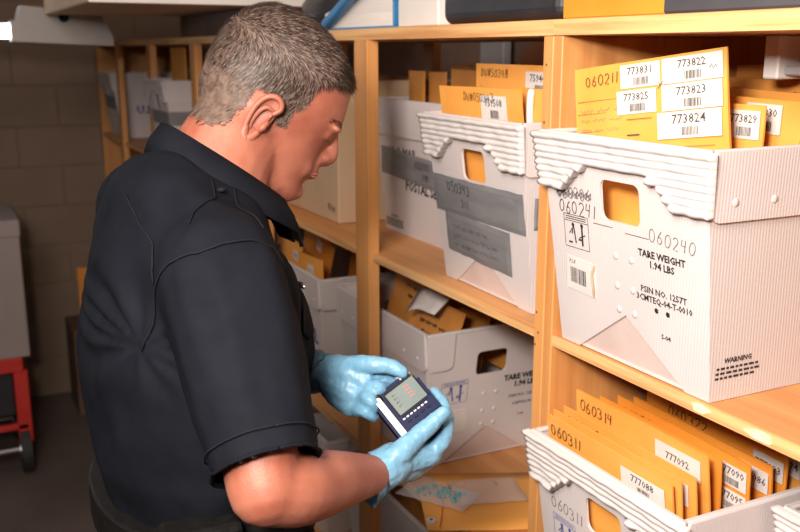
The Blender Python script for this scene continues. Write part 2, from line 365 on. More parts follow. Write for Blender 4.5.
def tub_meshes():
    if _tubcache: return _tubcache
    body=bmesh.new()
    def addto(b,mtx,th):
        bmesh.ops.solidify(b,geom=b.faces[:],thickness=th)
        me=bpy.data.meshes.new('x'); b.transform(mtx); b.to_mesh(me); b.free(); body.from_mesh(me); bpy.data.meshes.remove(me)
    for s in (-1,1):
        outer=[(-WB,0),(-WB*.72,0),(0,.072),(WB*.72,0),(WB,0),(WT,SLE),(-WT,SLE)]
        b=fill2d([outer,rrect(-.037,.037,.195,.248,.011)]); bmesh.ops.recalc_face_normals(b,faces=b.faces)
        if b.faces[:] and b.faces[0].normal.z<0: bmesh.ops.reverse_faces(b,faces=b.faces)
        addto(b,end_frame(s),.004)
        b=fill2d([[(-LB,0),(LB,0),(LT,SLS),(-LT,SLS)]]); bmesh.ops.recalc_face_normals(b,faces=b.faces)
        if b.faces[0].normal.z<0: bmesh.ops.reverse_faces(b,faces=b.faces)
        addto(b,side_frame(s),.004)
    box(body,-WB+.002,WB-.002,-LB+.002,LB-.002,.001,.005)
    me=bpy.data.meshes.new('tub_body'); bmesh.ops.recalc_face_normals(body,faces=body.faces); body.to_mesh(me); body.free(); me.materials.append(MATS['tub_white']); _tubcache['body']=me
    # ribbed outward-rolled flap of the end with a stepped arch over the hand hole
    def flap():
        b=bmesh.new(); pitch=.0092; nx=56; W_=.168; sub=5; nrow=8*sub
        def depth(x):
            ax=abs(x)
            d=.034 if ax<.058 else .034+(ax-.058)/(W_-.050-.058)*.040
            return min(8*pitch,math.ceil(d/pitch-.25)*pitch)
        grid=[]
        for i in range(nx+1):
            x=-W_+2*W_*i/nx; dm=depth(x); colv=[]
            for j in range(nrow+1):
                t=min(j*pitch/sub,dm); ph=t/pitch
                off=.0075+.0030*abs(math.sin(math.pi*ph))**.8+.0020*noise.noise((x*40,t*60,3))+.0035*max(0,1-t/.012)
                if t>dm-pitch*.99 and dm>pitch*4.5: off+=.0045*(.6+noise.noise((x*45,dm*50,9)))
                xx=x*(1-.05*t/.075)
                colv.append(b.verts.new((xx,SLE+.001-t,off)))
            grid.append(colv)
        for i in range(nx):
            for j in range(nrow):
                try: b.faces.new((grid[i][j],grid[i][j+1],grid[i+1][j+1],grid[i+1][j]))
                except ValueError: pass
        bmesh.ops.remove_doubles(b,verts=b.verts,dist=.0004)
        be=[e for e in b.edges if e.is_boundary]; r=bmesh.ops.extrude_edge_only(b,edges=be)
        nv=[v for v in r['geom'] if isinstance(v,bmesh.types.BMVert)]
        for v in nv: v.co.z=.001
        bmesh.ops.recalc_face_normals(b,faces=b.faces)
        for f in b.faces: f.smooth=True
        me=bpy.data.meshes.new('end_flap'); b.to_mesh(me); b.free(); me.materials.append(MATS['tub_solid']); return me
    _tubcache['flap']=flap()
    def band(half,top):
        b=bmesh.new(); P=rrect(-half*.975,half*.975,top-.078,top+.012,.014); P=[(x,min(y,top+.001)) for x,y in P]
        v=[b.verts.new((x,y,.0005)) for x,y in P]; f=b.faces.new(v); 
        r=bmesh.ops.extrude_face_region(b,geom=[f]); 
        for q in r['geom']:
            if isinstance(q,bmesh.types.BMVert): q.co.z=.0055
        bmesh.ops.recalc_face_normals(b,faces=b.faces); me=bpy.data.meshes.new('side_band'); b.to_mesh(me); b.free(); me.materials.append(MATS['tub_band']); return me
    _tubcache['band']=band(LT,SLS); _tubcache['eband']=band(.030,SLE)
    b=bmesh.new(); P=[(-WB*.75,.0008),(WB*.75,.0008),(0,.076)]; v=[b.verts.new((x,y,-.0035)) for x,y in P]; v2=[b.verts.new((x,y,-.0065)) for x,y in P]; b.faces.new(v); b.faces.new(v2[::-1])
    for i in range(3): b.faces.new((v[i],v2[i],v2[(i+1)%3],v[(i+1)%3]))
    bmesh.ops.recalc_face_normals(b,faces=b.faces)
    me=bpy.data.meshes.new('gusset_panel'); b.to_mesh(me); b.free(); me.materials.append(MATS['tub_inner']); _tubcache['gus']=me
    b=bmesh.new(); ellipsoid(b,(0,0,0),(.0050,.0050,.0013),sub=2); me=bpy.data.meshes.new('rivet'); b.to_mesh(me); b.free(); me.materials.append(MATS['tub_band'])
    for p in me.polygons: p.use_smooth=True
    _tubcache['riv']=me
    # rim lip all around
    b=bmesh.new(); e=.002
    for x0,x1,y0,y1 in ((-WT-e,WT+e,-LT-e,-LT+.006),(-WT-e,WT+e,LT-.006,LT+e),(-WT-e,-WT+.006,-LT,LT),(WT-.006,WT+e,-LT,LT)): box(b,x0,x1,y0,y1,HT-.003,HT+.003,.0015,seg=1)
    me=bpy.data.meshes.new('rim'); b.to_mesh(me); b.free(); me.materials.append(MATS['tub_solid']); _tubcache['rim']=me
    return _tubcache
def pictogram(mtx,par,w_=.052,h_=.046,m='ink'):
    bm=bmesh.new()
    for p in (((-w_/2,-h_/2),(w_/2,-h_/2)),((w_/2,-h_/2),(w_/2,h_/2)),((w_/2,h_/2),(-w_/2,h_/2)),((-w_/2,h_/2),(-w_/2,-h_/2)),((-w_/2,h_/2-.009),(w_/2,h_/2-.009))): ribbon(bm,p,.0008)
    s=w_/.052
    for st,wd in (([(-.018,-.016),(-.010,-.016)],.004),([(-.010,-.004),(-.006,.008),(-.002,-.016)],.004),([(-.016,-.004),(-.008,.005)],.002),
                  ([(.012,.008),(.012,-.006),(.012,-.018)],.0055),([(.005,-.008),(.019,-.002)],.002),([(.004,-.010),(.010,-.010)],.004)):
        ribbon(bm,[(a*s,b*s) for a,b in st],wd*s*.62)
    for cx,cy in ((-.007,.0105),(.012,.0115)):
        bm.faces.new([bm.verts.new((s*(cx+.0030*math.cos(a)),s*(cy-.0015+.0030*math.sin(a)),.0005)) for a in [i*math.pi/5 for i in range(10)]])
    for k in range(2): ribbon(bm,[(-w_*.42,h_/2-.003-k*.003),(w_*.42,h_/2-.003-k*.003)],.0011)
    bm.transform(mtx); return mobj('pictogram',bm,m,par)
def make_tub(label,loc,rz=0,flaps=True,group='white corrugated plastic mail tubs',rivets=True):
    c=tub_meshes(); t=thing('mail_tub',label,'tub',loc,math.radians(rz),group)
    inst('tub_body',c['body'],t); inst('rim',c['rim'],t)
    for s in (-1,1):
        ef=end_frame(s); sf=side_frame(s)
        
        if flaps: inst('end_flap',c['flap'],t,ef)
        else:
            for q in (-1,1): inst('corner_band',c['eband'],t,ef@T((q*(WT-.031),0,0)))
        inst('side_band',c['band'],t,sf); inst('gusset_panel',c['gus'],t,ef)
        if rivets:
            for x,y in ((-.013,.150),(.017,.150),(-.013,.110),(.017,.110),(-.012,.078),(.018,.078)): inst('rivet',c['riv'],t,ef@T((x,y,.0006)))
            for x in (-.19,-.13,.02,.13,.19): inst('rivet',c['riv'],t,sf@T((x,SLS-.056,.0058)))
    return t
def tape(par,mtx,w_,h_,name='duct_tape',bend=.002,seed=0,wrap=0):
    bm=bmesh.new(); nx,ny=20,8; G=[]
    for i in range(nx+1):
        r=[]
        for j in range(ny+1):
            x=-w_/2+w_*i/nx; y=-h_/2+h_*j/ny; z=.0016+.0010*abs(noise.noise((x*25+seed,y*40,seed)))
            if i in (0,nx) or j in (0,ny): z=.0004
            ed=.0015*noise.noise((x*50,y*50,seed+5)) if i in(0,nx) or j in (0,ny) else 0
            r.append(bm.verts.new((x+ed,y+ed,z)))
        G.append(r)
    for i in range(nx):
        for j in range(ny): bm.faces.new((G[i][j],G[i+1][j],G[i+1][j+1],G[i][j+1]))
    bmesh.ops.recalc_face_normals(bm,faces=bm.faces)
    o=mobj(name,bm,'tape',par); o.matrix_local=mtx; return o

# ------------------------------------------------------------------ envelopes
_envm={}
def env_mesh(w_,h_,th,m,seed):
    key=(round(w_,3),round(h_,3),round(th,4),m,seed)
    if key in _envm: return _envm[key]
    bm=bmesh.new(); nx,nz=8,6; F=[];B=[]
    for i in range(nx+1):
        f=[];b=[]
        for k in range(nz+1):
            u=i/nx; v=k/nz; x=-w_/2+w_*u; z=h_*v
            prof=(max(0,math.sin(math.pi*min(max(u,.02),.98)))**.4)*(max(0,math.sin(math.pi*min(max(v,.03),.97)))**.4)
            wob=.0028*noise.noise((u*2.2+seed*3.1,v*2.2,seed*1.7))
            f.append(bm.verts.new((x,-.0005-th/2*prof+wob,z))); b.append(bm.verts.new((x,.0005+th/2*prof+wob,z)))
        F.append(f);B.append(b)
    for i in range(nx):
        for k in range(nz):
            bm.faces.new((F[i][k],F[i+1][k],F[i+1][k+1],F[i][k+1])); bm.faces.new((B[i+1][k],B[i][k],B[i][k+1],B[i+1][k+1]))
    for i in range(nx):
        bm.faces.new((F[i+1][0],F[i][0],B[i][0],B[i+1][0])); bm.faces.new((F[i][nz],F[i+1][nz],B[i+1][nz],B[i][nz]))
    for k in range(nz):
        bm.faces.new((F[0][k],F[0][k+1],B[0][k+1],B[0][k])); bm.faces.new((F[nx][k+1],F[nx][k],B[nx][k],B[nx][k+1]))
    for f in bm.faces: f.smooth=abs(f.normal.y)>.5
    me=bpy.data.meshes.new('envelope'); bm.to_mesh(me); bm.free(); me.materials.append(MATS[m]); _envm[key]=me; return me
def envelope(label,xl,xr,y,ztop,group,h=.23,th=.005,roll=0,lean=0,yaw=0,m='manila',seed=0,name='evidence_envelope'):
    """stands facing the aisle; top edge from xl to xr at height ztop (left corner); roll lifts the right end"""
    w_=(xr-xl)/math.cos(math.radians(roll))
    o=bpy.data.objects.new(name,env_mesh(w_,h,th,m,seed)); link(o); tag(o,label,'envelope',group)
    o.matrix_world=T((xl,y,ztop))@RZ(yaw)@RX(lean)@RY(-roll)@T((w_/2,0,-h)); o['_w']=w_; o['_h']=h; return o
def EF(o,x,z,seed=0,th=.005):
    """frame on an envelope's front face: x from its left edge, z down from its top edge"""
    w_=o['_w'];h=o['_h']
    bv=BVHTree.FromPolygons([v.co for v in o.data.vertices],[p.vertices for p in o.data.polygons])
    loc,nor,_,_=bv.ray_cast(Vector((-w_/2+x,-1,h-z)),Vector((0,1,0)))
    if loc is None: loc=Vector((-w_/2+x,-.003,h-z))
    return T((loc.x,loc.y-.0004,loc.z))@Matrix(((1,0,0,0),(0,0,-1,0),(0,1,0,0),(0,0,0,1)))
def num_label(o,x,z,txt,w_=.05,h_=.03,bar=True,ts=.012,bare=False,mtx=None):
    """white sticker with a printed number and a small bar code"""
    mt=EF(o,x,z)@T((0,0,.0012)); c=card('number_label',w_,h_,mt,o,'paper',.0005)
    text(txt,ts,T((0,h_*.20 if bar else 0,.0003)),c,'grey_ink','number',.01)
    if bar: bars(min(.024,w_*.5),h_*.32,12,T((.002,-h_*.24,.0003)),c,'grey_ink',seed=len(txt)+int(abs(x)*1e4))
    return c
def env_write(o,x,z,txt,size=.014,m='pen',tilt=0,strike=0): return hand(txt,size,EF(o,x,z)@T((0,0,.0016))@RZ(tilt),o,m,strike=strike)
def env_lines(o,items,m='grey_ink'):
    bm=bmesh.new()
    for x,z,ln,wd in items:
        b2=EF(o,x,z)@T((0,0,.0013)); b=bmesh.new(); ribbon(b,[(0,0),(ln/2,0),(ln,0)],wd); b.transform(b2); me=bpy.data.meshes.new('x'); b.to_mesh(me); b.free(); bm.from_mesh(me); bpy.data.meshes.remove(me)
    return mobj('form_lines',bm,m,o)
# ------------------------------------------------------------------ tubs in place
E_=.0008
tubR=make_tub('large white tub nearest the camera on the right shelf, numbers 060241 and 060240 on it',(-.902,.198,ZM+E_))
ef=end_frame(-1); sf=side_frame(1)
def on(fr,x,y): return fr@T((x,y,.0003))
text('TARE WEIGHT\n1.94 LBS',.0125,on(ef,.072,.158),tubR,'ink',bold=.03)
text('PSIN NO. 1257T\n3CMTEQ-04-T-0010',.0115,on(ef,.073,.112),tubR,'ink',bold=.02)
text('5-04',.009,on(ef,.075,.062),tubR,'ink')
bm=bmesh.new()
for x in (-.008,.012): ribbon(bm,[(x+.0018*math.cos(a),.0018*math.sin(a)) for a in [i*.7 for i in range(10)]],.0035)
bm.transform(on(ef,.068,.094)); mobj('print_dots',bm,'ink',tubR)
pictogram(on(ef,-.092,.168),tubR)
st=card('sticker',.062,.048,on(ef,-.088,.106)@RZ(-3),tubR,'paper',.0006); bars(.034,.022,13,T((-.006,-.002,.0004)),st,'grey_ink',3)
text('P.L.F',.007,T((-.018,.017,.0004)),st,'grey_ink')
bm=bmesh.new(); tube(bm,[(.027,-.022,.001),(.029,-.008,.004),(.026,.010,.003),(.030,.022,.001)],.0022,6,3,flat=.4); mobj('peeled_edge',bm,'cardboard',st)
hand('060206',.016,on(ef,-.130,.212)@RZ(2),tubR,'pen_grey',.0014,strike=3); hand('060241',.018,on(ef,-.127,.192),tubR,'ink',.0014)
hand('060240',.017,on(ef,.052,.182)@RZ(-4),tubR,'pen_grey',.0012)
for x0,x1,y in ((-.055,-.015,.187),(.008,.052,.184)):
    bm=bmesh.new(); ribbon(bm,[(x0,y),(x1,y)],.0009); bm.transform(on(ef,0,0)); mobj('print_line',bm,'grey_ink',tubR)
text('WARNING',.009,on(sf,-.152,.050),tubR,'ink',bold=.03)
bm=bmesh.new()
for k,(a,b) in enumerate(((-.185,-.118),(-.186,-.116),(-.186,-.122))):
    x=a
    while x<b: ln=random.uniform(.004,.009); ribbon(bm,[(x,.041-k*.006),(min(x+ln,b),.041-k*.006)],.0028); x+=ln+.0022
bm.transform(on(sf,0,0)); mobj('small_print',bm,'ink',tubR)

tubM=make_tub('white tub with two bands of grey duct tape beside the solid wood divider',(-1.305,.232,ZM+E_),-1.5,rivets=False)
tape(tubM,on(ef,-.002,.160),.296,.066,seed=2); tape(tubM,on(ef,-.012,.090)@RZ(-2),.215,.074,seed=4)
tp=tape(tubM,on(side_frame(1),-.165,.160),.065,.05,seed=8)
hand('050343',.017,on(ef,-.095,.168)@T((0,0,.003)),tubM,'ink',.0014); hand('311',.014,on(ef,-.05,.145)@T((0,0,.003)),tubM,'ink',.0013)
scribble(3,.15,.016,on(ef,-.09,.105)@T((0,0,.0035)),tubM,'pen',.005,seed=6)
tubN=make_tub('white tub turned sideways in shade with a torn tape strip over printed lettering',(-1.738,.296,ZM+E_),-90)
sfn=side_frame(1)   # with the tub turned, its +x side faces the aisle
tape(tubN,on(sfn,-.06,.155)@RZ(-3),.28,.062,seed=11)
text('U. S. MAIL',.030,on(sfn,-.09,.183),tubN,'ink',bold=.03); text('POSTAL SERVICE',.030,on(sfn,.03,.112)@RZ(-1),tubN,'ink',bold=.035)
hand('050343',.014,on(sfn,-.03,.158)@T((0,0,.003)),tubN,'ink',.0013); hand('348',.013,on(sfn,.0,.135)@T((0,0,.003)),tubN,'ink',.0013)
text('WARNING',.008,on(sfn,-.142,.036),tubN,'grey_ink')
bm=bmesh.new()
for k in range(4): ribbon(bm,[(-.185,.028-k*.005),(-.10,.028-k*.005)],.0024)
bm.transform(on(sfn,0,0)); mobj('small_print',bm,'grey_ink',tubN)

tubL=make_tub('white tub turned sideways under the middle shelf, hand hole and blue lifting pictogram facing right',(-1.762,.206,ZL+E_),90,flaps=False)
pictogram(on(ef,-.085,.165),tubL,.062,.05,'blue_ink'); text('TARE WEIGHT\n1.94 LBS',.017,on(ef,.09,.168),tubL,'ink',bold=.05)
text('PSIN NO. 1257T',.010,on(ef,.085,.132),tubL,'grey_ink'); text('3CMTEQ-04',.009,on(ef,.085,.113),tubL,'grey_ink'); text('5-04',.008,on(ef,.085,.085),tubL,'grey_ink')
card('label_pocket',.066,.056,on(ef,-.082,.095)@RZ(2),tubL,'paper',.0008,.006)
text('U.S. MAIL',.032,on(side_frame(-1),-.02,.13),tubL,'blue_ink',bold=.03)
tubK=make_tub('white tub of loose envelopes partly hidden by the man\'s chest',(-2.275,.186,ZL+E_),90,flaps=False)
text('U.S. MAIL',.05,on(side_frame(-1),.09,.14),tubK,'blue_ink',bold=.03)
tubB=make_tub('white tub turned sideways on the lowest shelf below the gloved hands',(-1.78,.225,ZB+E_),90,flaps=False)
tubC=make_tub('white tub on the lowest shelf left of the post, behind the man\'s elbow',(-2.31,.21,ZB+E_),90,flaps=False)
text('U.S. MAIL',.045,on(side_frame(-1),.08,.17),tubC,'blue_ink',bold=.03)
tubQ=make_tub('white tub packed with numbered envelopes at bottom right, marked 060311',(-.902,.200,ZL+E_))
hand('060311',.018,on(ef,-.12,.192),tubQ,'pen_grey',.0014); pictogram(on(ef,-.092,.160),tubQ,m='blue_ink')
tubS=make_tub('white tub cut off by the bottom right corner of the picture',(-.565,.34,ZL+E_))
tubF=make_tub('distant white tub with a dark tape band and a tall envelope in it',(-3.505,.20,ZM+E_))
tape(tubF,on(ef,0,.165),.27,.05,seed=21); tape(tubF,on(side_frame(1),0,.165),.43,.05,seed=22)
text('MAIL',.03,on(side_frame(1),-.08,.09),tubF,'blue_ink')
tubG=make_tub('farthest white tub, in dim light at the end of the shelving',(-4.66,.22,ZM+E_))
tape(tubG,on(ef,0,.165),.27,.06,seed=25); text('U.S. MAIL',.05,on(side_frame(1),-.02,.13),tubG,'blue_ink',bold=.04)

# ------------------------------------------------------------------ envelopes in the near tub
g='manila envelopes in the nearest tub'
e=envelope('big manila envelope with five white number stickers, marked 060211',-1.058,-.823,.020,1.623,g,h=.22,th=.010,roll=7.5,lean=-1,yaw=11,seed=1)
env_write(e,.022,.026,'060211',.0135,tilt=2)
num_label(e,.112,.019,'773831',.062,.030,ts=.0135); num_label(e,.190,.019,'773822',.086,.031,ts=.0135)
num_label(e,.106,.052,'773825',.062,.030,ts=.0135); num_label(e,.189,.052,'773823',.086,.032,ts=.0145); num_label(e,.184,.086,'773824',.092,.033,ts=.0165)
env_write(e,.140,.038,'x',.014,'pen_grey'); env_write(e,.215,.026,'~',.014,'pen')
env_lines(e,[(.006,.045,.09,.0006),(.006,.062,.08,.0006),(.006,.086,.06,.0006),(.006,.10,.07,.0006),(.09,.074,.04,.0008),(.09,.094,.02,.0018),(.09,.113,.13,.0006),(.10,.121,.12,.0006)])
scribble(3,.075,.013,EF(e,.012,.058)@T((0,0,.002)),e,'pen_grey',.003,seed=3)
scribble(1,.06,.013,EF(e,.13,.118)@T((0,0,.002)),e,'pen_grey',.004,seed=5)
e=envelope('small manila envelope with sticker 773829 just behind the biggest one',-1.03,-.800,.105,1.586,g,h=.2,th=.006,seed=2); num_label(e,.200,.024,'773829',.05,.034,ts=.014)
e=envelope('manila envelope with sticker 773830 leaning right behind sticker 773829',-1.04,-.78,.145,1.597,g,h=.22,th=.006,roll=-1.5,seed=3); num_label(e,.205,.024,'773830',.055,.036,ts=.014)
e=envelope('thin manila envelope leaning behind sticker 773830',-1.025,-.79,.195,1.585,g,h=.22,th=.006,roll=-5,seed=4); num_label(e,.21,.02,'773833',.05,.03)
e=envelope('bulging manila envelope near the right rim of the nearest tub',-.98,-.765,.225,1.60,g,h=.22,th=.01,roll=-2,seed=5)
for k,(lab,y,z,tx,rl) in enumerate((('envelope marked 060223 coloured dark for shade at the back of the nearest tub',.30,1.628,'060223',2),('rearmost tall envelope marked 773215 coloured dark for the shade under the top board',.36,1.640,'773215',-3),('kraft envelope between the numbered ones in the nearest tub',.26,1.612,'060230',-1))):
    e=envelope(lab,-1.035,-.775,y,z,g,h=.24,th=.006,roll=rl,m='kraft',seed=6+k); env_write(e,.14,.03,tx,.016)  # darker paper colour carries the shade at the tub's back
g='numbered envelopes in the bottom right tub'
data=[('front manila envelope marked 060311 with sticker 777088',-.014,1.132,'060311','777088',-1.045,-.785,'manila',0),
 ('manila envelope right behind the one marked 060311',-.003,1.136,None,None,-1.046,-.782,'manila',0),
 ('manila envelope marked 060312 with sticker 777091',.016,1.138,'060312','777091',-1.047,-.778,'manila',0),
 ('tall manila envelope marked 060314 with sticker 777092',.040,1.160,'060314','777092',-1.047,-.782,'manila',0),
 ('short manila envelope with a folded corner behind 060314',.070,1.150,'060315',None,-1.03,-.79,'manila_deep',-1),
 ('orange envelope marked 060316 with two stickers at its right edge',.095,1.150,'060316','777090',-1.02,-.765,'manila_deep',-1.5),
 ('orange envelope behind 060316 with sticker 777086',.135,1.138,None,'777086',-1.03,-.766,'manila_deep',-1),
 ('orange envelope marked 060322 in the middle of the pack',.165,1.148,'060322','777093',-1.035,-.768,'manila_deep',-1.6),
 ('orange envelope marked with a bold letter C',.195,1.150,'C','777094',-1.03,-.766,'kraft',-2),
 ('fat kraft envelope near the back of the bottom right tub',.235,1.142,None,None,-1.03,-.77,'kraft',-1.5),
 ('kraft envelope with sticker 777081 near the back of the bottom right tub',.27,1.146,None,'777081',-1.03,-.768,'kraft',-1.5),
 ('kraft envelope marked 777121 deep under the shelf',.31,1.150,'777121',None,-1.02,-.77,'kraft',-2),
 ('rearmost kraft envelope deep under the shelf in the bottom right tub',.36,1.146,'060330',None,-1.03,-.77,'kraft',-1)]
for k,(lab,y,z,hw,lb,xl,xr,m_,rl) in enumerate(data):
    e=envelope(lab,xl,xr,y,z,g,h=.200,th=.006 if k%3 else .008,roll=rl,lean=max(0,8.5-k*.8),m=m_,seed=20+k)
    if hw: env_write(e,.012 if k<7 else .05,.027,hw,.017 if hw!='C' else .022,'ink' if k<6 else 'pen')
    if lb: num_label(e,xr-xl-.052 if k<4 else xr-xl-.028,.026 if k!=2 else .03,lb,.082 if k<4 else .05,.030,ts=.0145,bar=k in(0,2,5))
    if lb=='777090': num_label(e,xr-xl-.028,.062,'777095',.05,.03,ts=.0145)
g='envelopes in the taped tub'
e=envelope('manila envelope marked DW 050343 with sticker 759508',-1.447,-1.195,.024,1.590,g,h=.20,th=.006,roll=.5,lean=7,seed=41); env_write(e,.085,.022,'DW#050343',.0135); num_label(e,.175,.032,'759508',.075,.04,ts=.017)
e=envelope('taller manila envelope marked DW 50348 with sticker 759447',-1.448,-1.205,.10,1.627,g,h=.24,th=.006,roll=-.3,seed=42); env_write(e,.02,.022,'DW#50348',.014); num_label(e,.196,.028,'759447',.075,.036,ts=.017); env_write(e,.02,.046,'Lux',.011,'pen_grey')
e=envelope('narrow manila envelope holding a pale tube at the right end of the taped tub',-1.235,-1.165,.055,1.593,g,h=.21,lean=3,th=.01,roll=-1,seed=43)
bm=bmesh.new(); tube(bm,[(-.004,-.009,.150),(-.002,-.010,.185),(0,-.009,.205)],.006,8,2); mobj('pale_tube',bm,'white_plastic',e,smooth=True)
e=envelope('manila envelope behind the taller one in the taped tub',-1.44,-1.175,.17,1.585,g,h=.22,th=.008,seed=44)
e=envelope('rear kraft envelope in the taped tub',-1.44,-1.17,.26,1.60,g,h=.22,th=.008,m='kraft',seed=45)
g='shaded envelopes in the sideways tub'
for k,(lab,xl,xr,y,z,rl) in enumerate((('small envelope with shade in its colour at the left end of the shaded sideways tub',-1.945,-1.87,.22,1.604,0),('second small envelope with shade in its colour in the shaded sideways tub',-1.875,-1.80,.235,1.602,1),('wide envelope with shade in its colour in the shaded sideways tub',-1.79,-1.56,.245,1.610,-1),('rear envelope with shade in its colour in the shaded sideways tub',-1.93,-1.66,.33,1.618,0))):
    envelope(lab,xl,xr,y,z,g,h=.20,th=.008,roll=rl,m='kraft',seed=50+k)  # darker paper colour carries the shade on these envelopes
g='envelopes in the sideways tub under the middle shelf'
for k,(lab,xl,xr,y,z,rl,ln,m_) in enumerate((('kraft envelope with bold black handwritten lines leaning in the tub under the middle shelf',-1.935,-1.68,.20,1.195,-3,-14,'kraft'),('kraft envelope leaning behind the one with bold lines',-1.90,-1.62,.27,1.20,-2,-10,'kraft'),('low manila envelope lying against the right end of the sideways tub',-1.78,-1.575,.160,1.125,0,-20,'kraft'),('manila envelope with numbers on edge at the left end of the sideways tub',-1.955,-1.89,.095,1.150,0,0,'manila_deep'),('deep kraft envelope at the back of the sideways tub',-1.80,-1.58,.31,1.18,2,-4,'kraft'))):
    e=envelope(lab,xl,xr,y,z,g,h=.22,th=.006,roll=rl,lean=ln,m=m_,seed=60+k)
    if k in (0,1,2):
        for q in range(4): scribble(1,.12,.01,EF(e,.03+.02*q,.03+.022*q)@T((0,0,.002)),e,'ink',.005,wd=.0035,seed=q+k)
    if k==3: env_write(e,.012,.035,'22',.03,'ink'); env_write(e,.012,.07,'02',.03,'ink')
bm=bmesh.new(); v=[bm.verts.new(p) for p in ((0,0,0),(.11,.01,.03),(.10,.06,.062),(-.01,.04,.05))]; bm.faces.new(v); bmesh.ops.subdivide_edges(bm,edges=bm.edges[:],cuts=3,use_grid_fill=True)
for v in bm.verts: v.co.z+=.008*math.sin(v.co.x*40)
bmesh.ops.solidify(bm,geom=bm.faces[:],thickness=.0008); o=tag(mobj('folded_paper',bm,'paper',smooth=True),'folded cream paper resting on envelopes in the sideways tub','paper'); o.location=(-1.70,.085,1.105)
g='loose envelopes in the tub by the man\'s chest'
for k,(lab,xl,xr,y,z,rl,ln,yw,m_) in enumerate((('manila envelope with a small white sticker leaning left by the man\'s chest',-2.36,-2.19,.150,1.175,-9,-8,-6,'manila_deep'),('manila envelope with a white sticker at the front of the tub by the man\'s chest',-2.29,-2.13,.070,1.125,3,-3,0,'manila'),('manila envelope at the man\'s shirt pocket',-2.45,-2.30,.080,1.15,-4,-3,0,'manila'),('tall kraft envelope standing behind the loose ones by the man\'s chest',-2.25,-2.08,.215,1.20,-12,-4,-5,'manila_deep'),('kraft envelope at the right end of the tub by the man\'s chest',-2.22,-2.08,.275,1.19,5,-3,0,'kraft'),('manila envelope lying tilted at the left end of the tub by the man\'s chest',-2.47,-2.38,.155,1.16,4,-8,0,'manila_deep'))):
    e=envelope(lab,xl,xr,y,z,g,h=.19,th=.008,roll=rl,lean=ln,yaw=yw,m=m_,seed=70+k)
    if k in (0,1,2): num_label(e,.06+.03*k,.035,'0603%d'%(k+1),.04,.028,bar=False,ts=.01)
e=envelope('tall narrow manila envelope standing in the distant taped tub',-3.60,-3.38,.06,1.66,None,h=.30,th=.008,seed=80); e['group']='envelopes in distant tubs'
e=envelope('orange envelope in clear plastic in the distant taped tub',-3.58,-3.37,.25,1.645,None,h=.25,th=.012,m='manila_deep',seed=81); e['group']='envelopes in distant tubs'
# ------------------------------------------------------------------ on the low shelf: envelope and pouches
bm=bmesh.new(); P=[(-1.53,.012),(-1.40,-.055),(-1.13,.10),(-1.19,.39),(-1.47,.30)]
P=[(-1.545,.03),(-1.335,-.055),(-1.165,.32),(-1.375,.405)]
v=[bm.verts.new((x,y,ZL+.0012)) for x,y in P]; f=bm.faces.new(v); bmesh.ops.subdivide_edges(bm,edges=bm.edges[:],cuts=5,use_grid_fill=True)
for v in bm.verts: v.co.z+=.0035*abs(noise.noise((v.co.x*9,v.co.y*9,1)))
bmesh.ops.solidify(bm,geom=bm.faces[:],thickness=-.004); bmesh.ops.recalc_face_normals(bm,faces=bm.faces)
flat=tag(mobj('evidence_envelope',bm,'manila',smooth=True),'manila envelope lying flat on the shelf below the gloved hands','envelope','loose items on the low shelf')
bm=bmesh.new()
ribbon(bm,[(-1.50,.045),(-1.41,.02),(-1.325,-.035)],.0014,z=ZL+.0115); mobj('red_string',bm,'red_ink',flat)
bm=bmesh.new(); cyl(bm,(-1.358,-.035,ZL+.006),(-1.358,-.035,ZL+.0105),.009,14); mobj('closure_washer',bm,'paper',flat); bm=bmesh.new(); cyl(bm,(-1.358,-.035,ZL+.0105),(-1.358,-.035,ZL+.0115),.003,10); mobj('closure_eyelet',bm,'ink',flat)
def pouch(label,P,pills):
    t=thing('clear_pouch',label,'pouch',(P[0][0],P[0][1],ZL+.011),0,'clear pouches on the flat envelope')
    bm=bmesh.new(); v=[bm.verts.new((x-P[0][0],y-P[0][1],0)) for x,y in P]; bm.faces.new(v); bmesh.ops.subdivide_edges(bm,edges=bm.edges[:],cuts=6,use_grid_fill=True)
    for q in bm.verts: q.co.z+=.006*abs(noise.noise((q.co.x*30,q.co.y*30,P[0][0])))+.002
    bmesh.ops.solidify(bm,geom=bm.faces[:],thickness=.0012); mobj('film',bm,'clear_bag',t,smooth=True)
    c=[sum(p[i] for p in P)/4-P[0][i] for i in (0,1)]
    if pills:
        rr=random.Random(2)
        b=bmesh.new(); ellipsoid(b,(0,0,0),(.0052,.0032,.0026),sub=1); pm=mobj('pill',b,'teal_pill',t,smooth=True); pm.location=(c[0],c[1],.004)
        for k in range(34):
            o=inst('pill',pm,t); a=rr.uniform(-.5,.5); bq=rr.uniform(-.5,.5)
            ax=Vector((P[1][0]-P[0][0],P[1][1]-P[0][1])); ay=Vector((P[3][0]-P[0][0],P[3][1]-P[0][1])); q=ax*(a*.55)+ay*(bq*.5)
            o.location=(c[0]+q.x,c[1]+q.y,.004+rr.random()*.003); o.rotation_euler=(0,0,rr.uniform(0,3))
    scribble(1,.03,.01,T((c[0]-.015,c[1]+.02,.010)),t,'ink',.006,wd=.0014,seed=9)
    return t
pouch('clear plastic pouch holding small teal pills beside the red string',[(-1.478,-.05),(-1.352,.028),(-1.395,.098),(-1.515,.035)],True)
pouch('empty clear plastic pouch with a pen mark lying on the flat envelope',[(-1.38,.035),(-1.335,.165),(-1.43,.19),(-1.475,.07)],False)
bm=bmesh.new(); ellipsoid(bm,(0,0,0),(.075,.06,.04),sub=3)
for v in bm.verts: v.co*=1+.5*noise.noise(v.co*34)
o=tag(mobj('plastic_bag',bm,'clear_bag'),'crumpled clear plastic bag in the low tub left of the post','bag'); o.location=(-2.13,.16,.70)
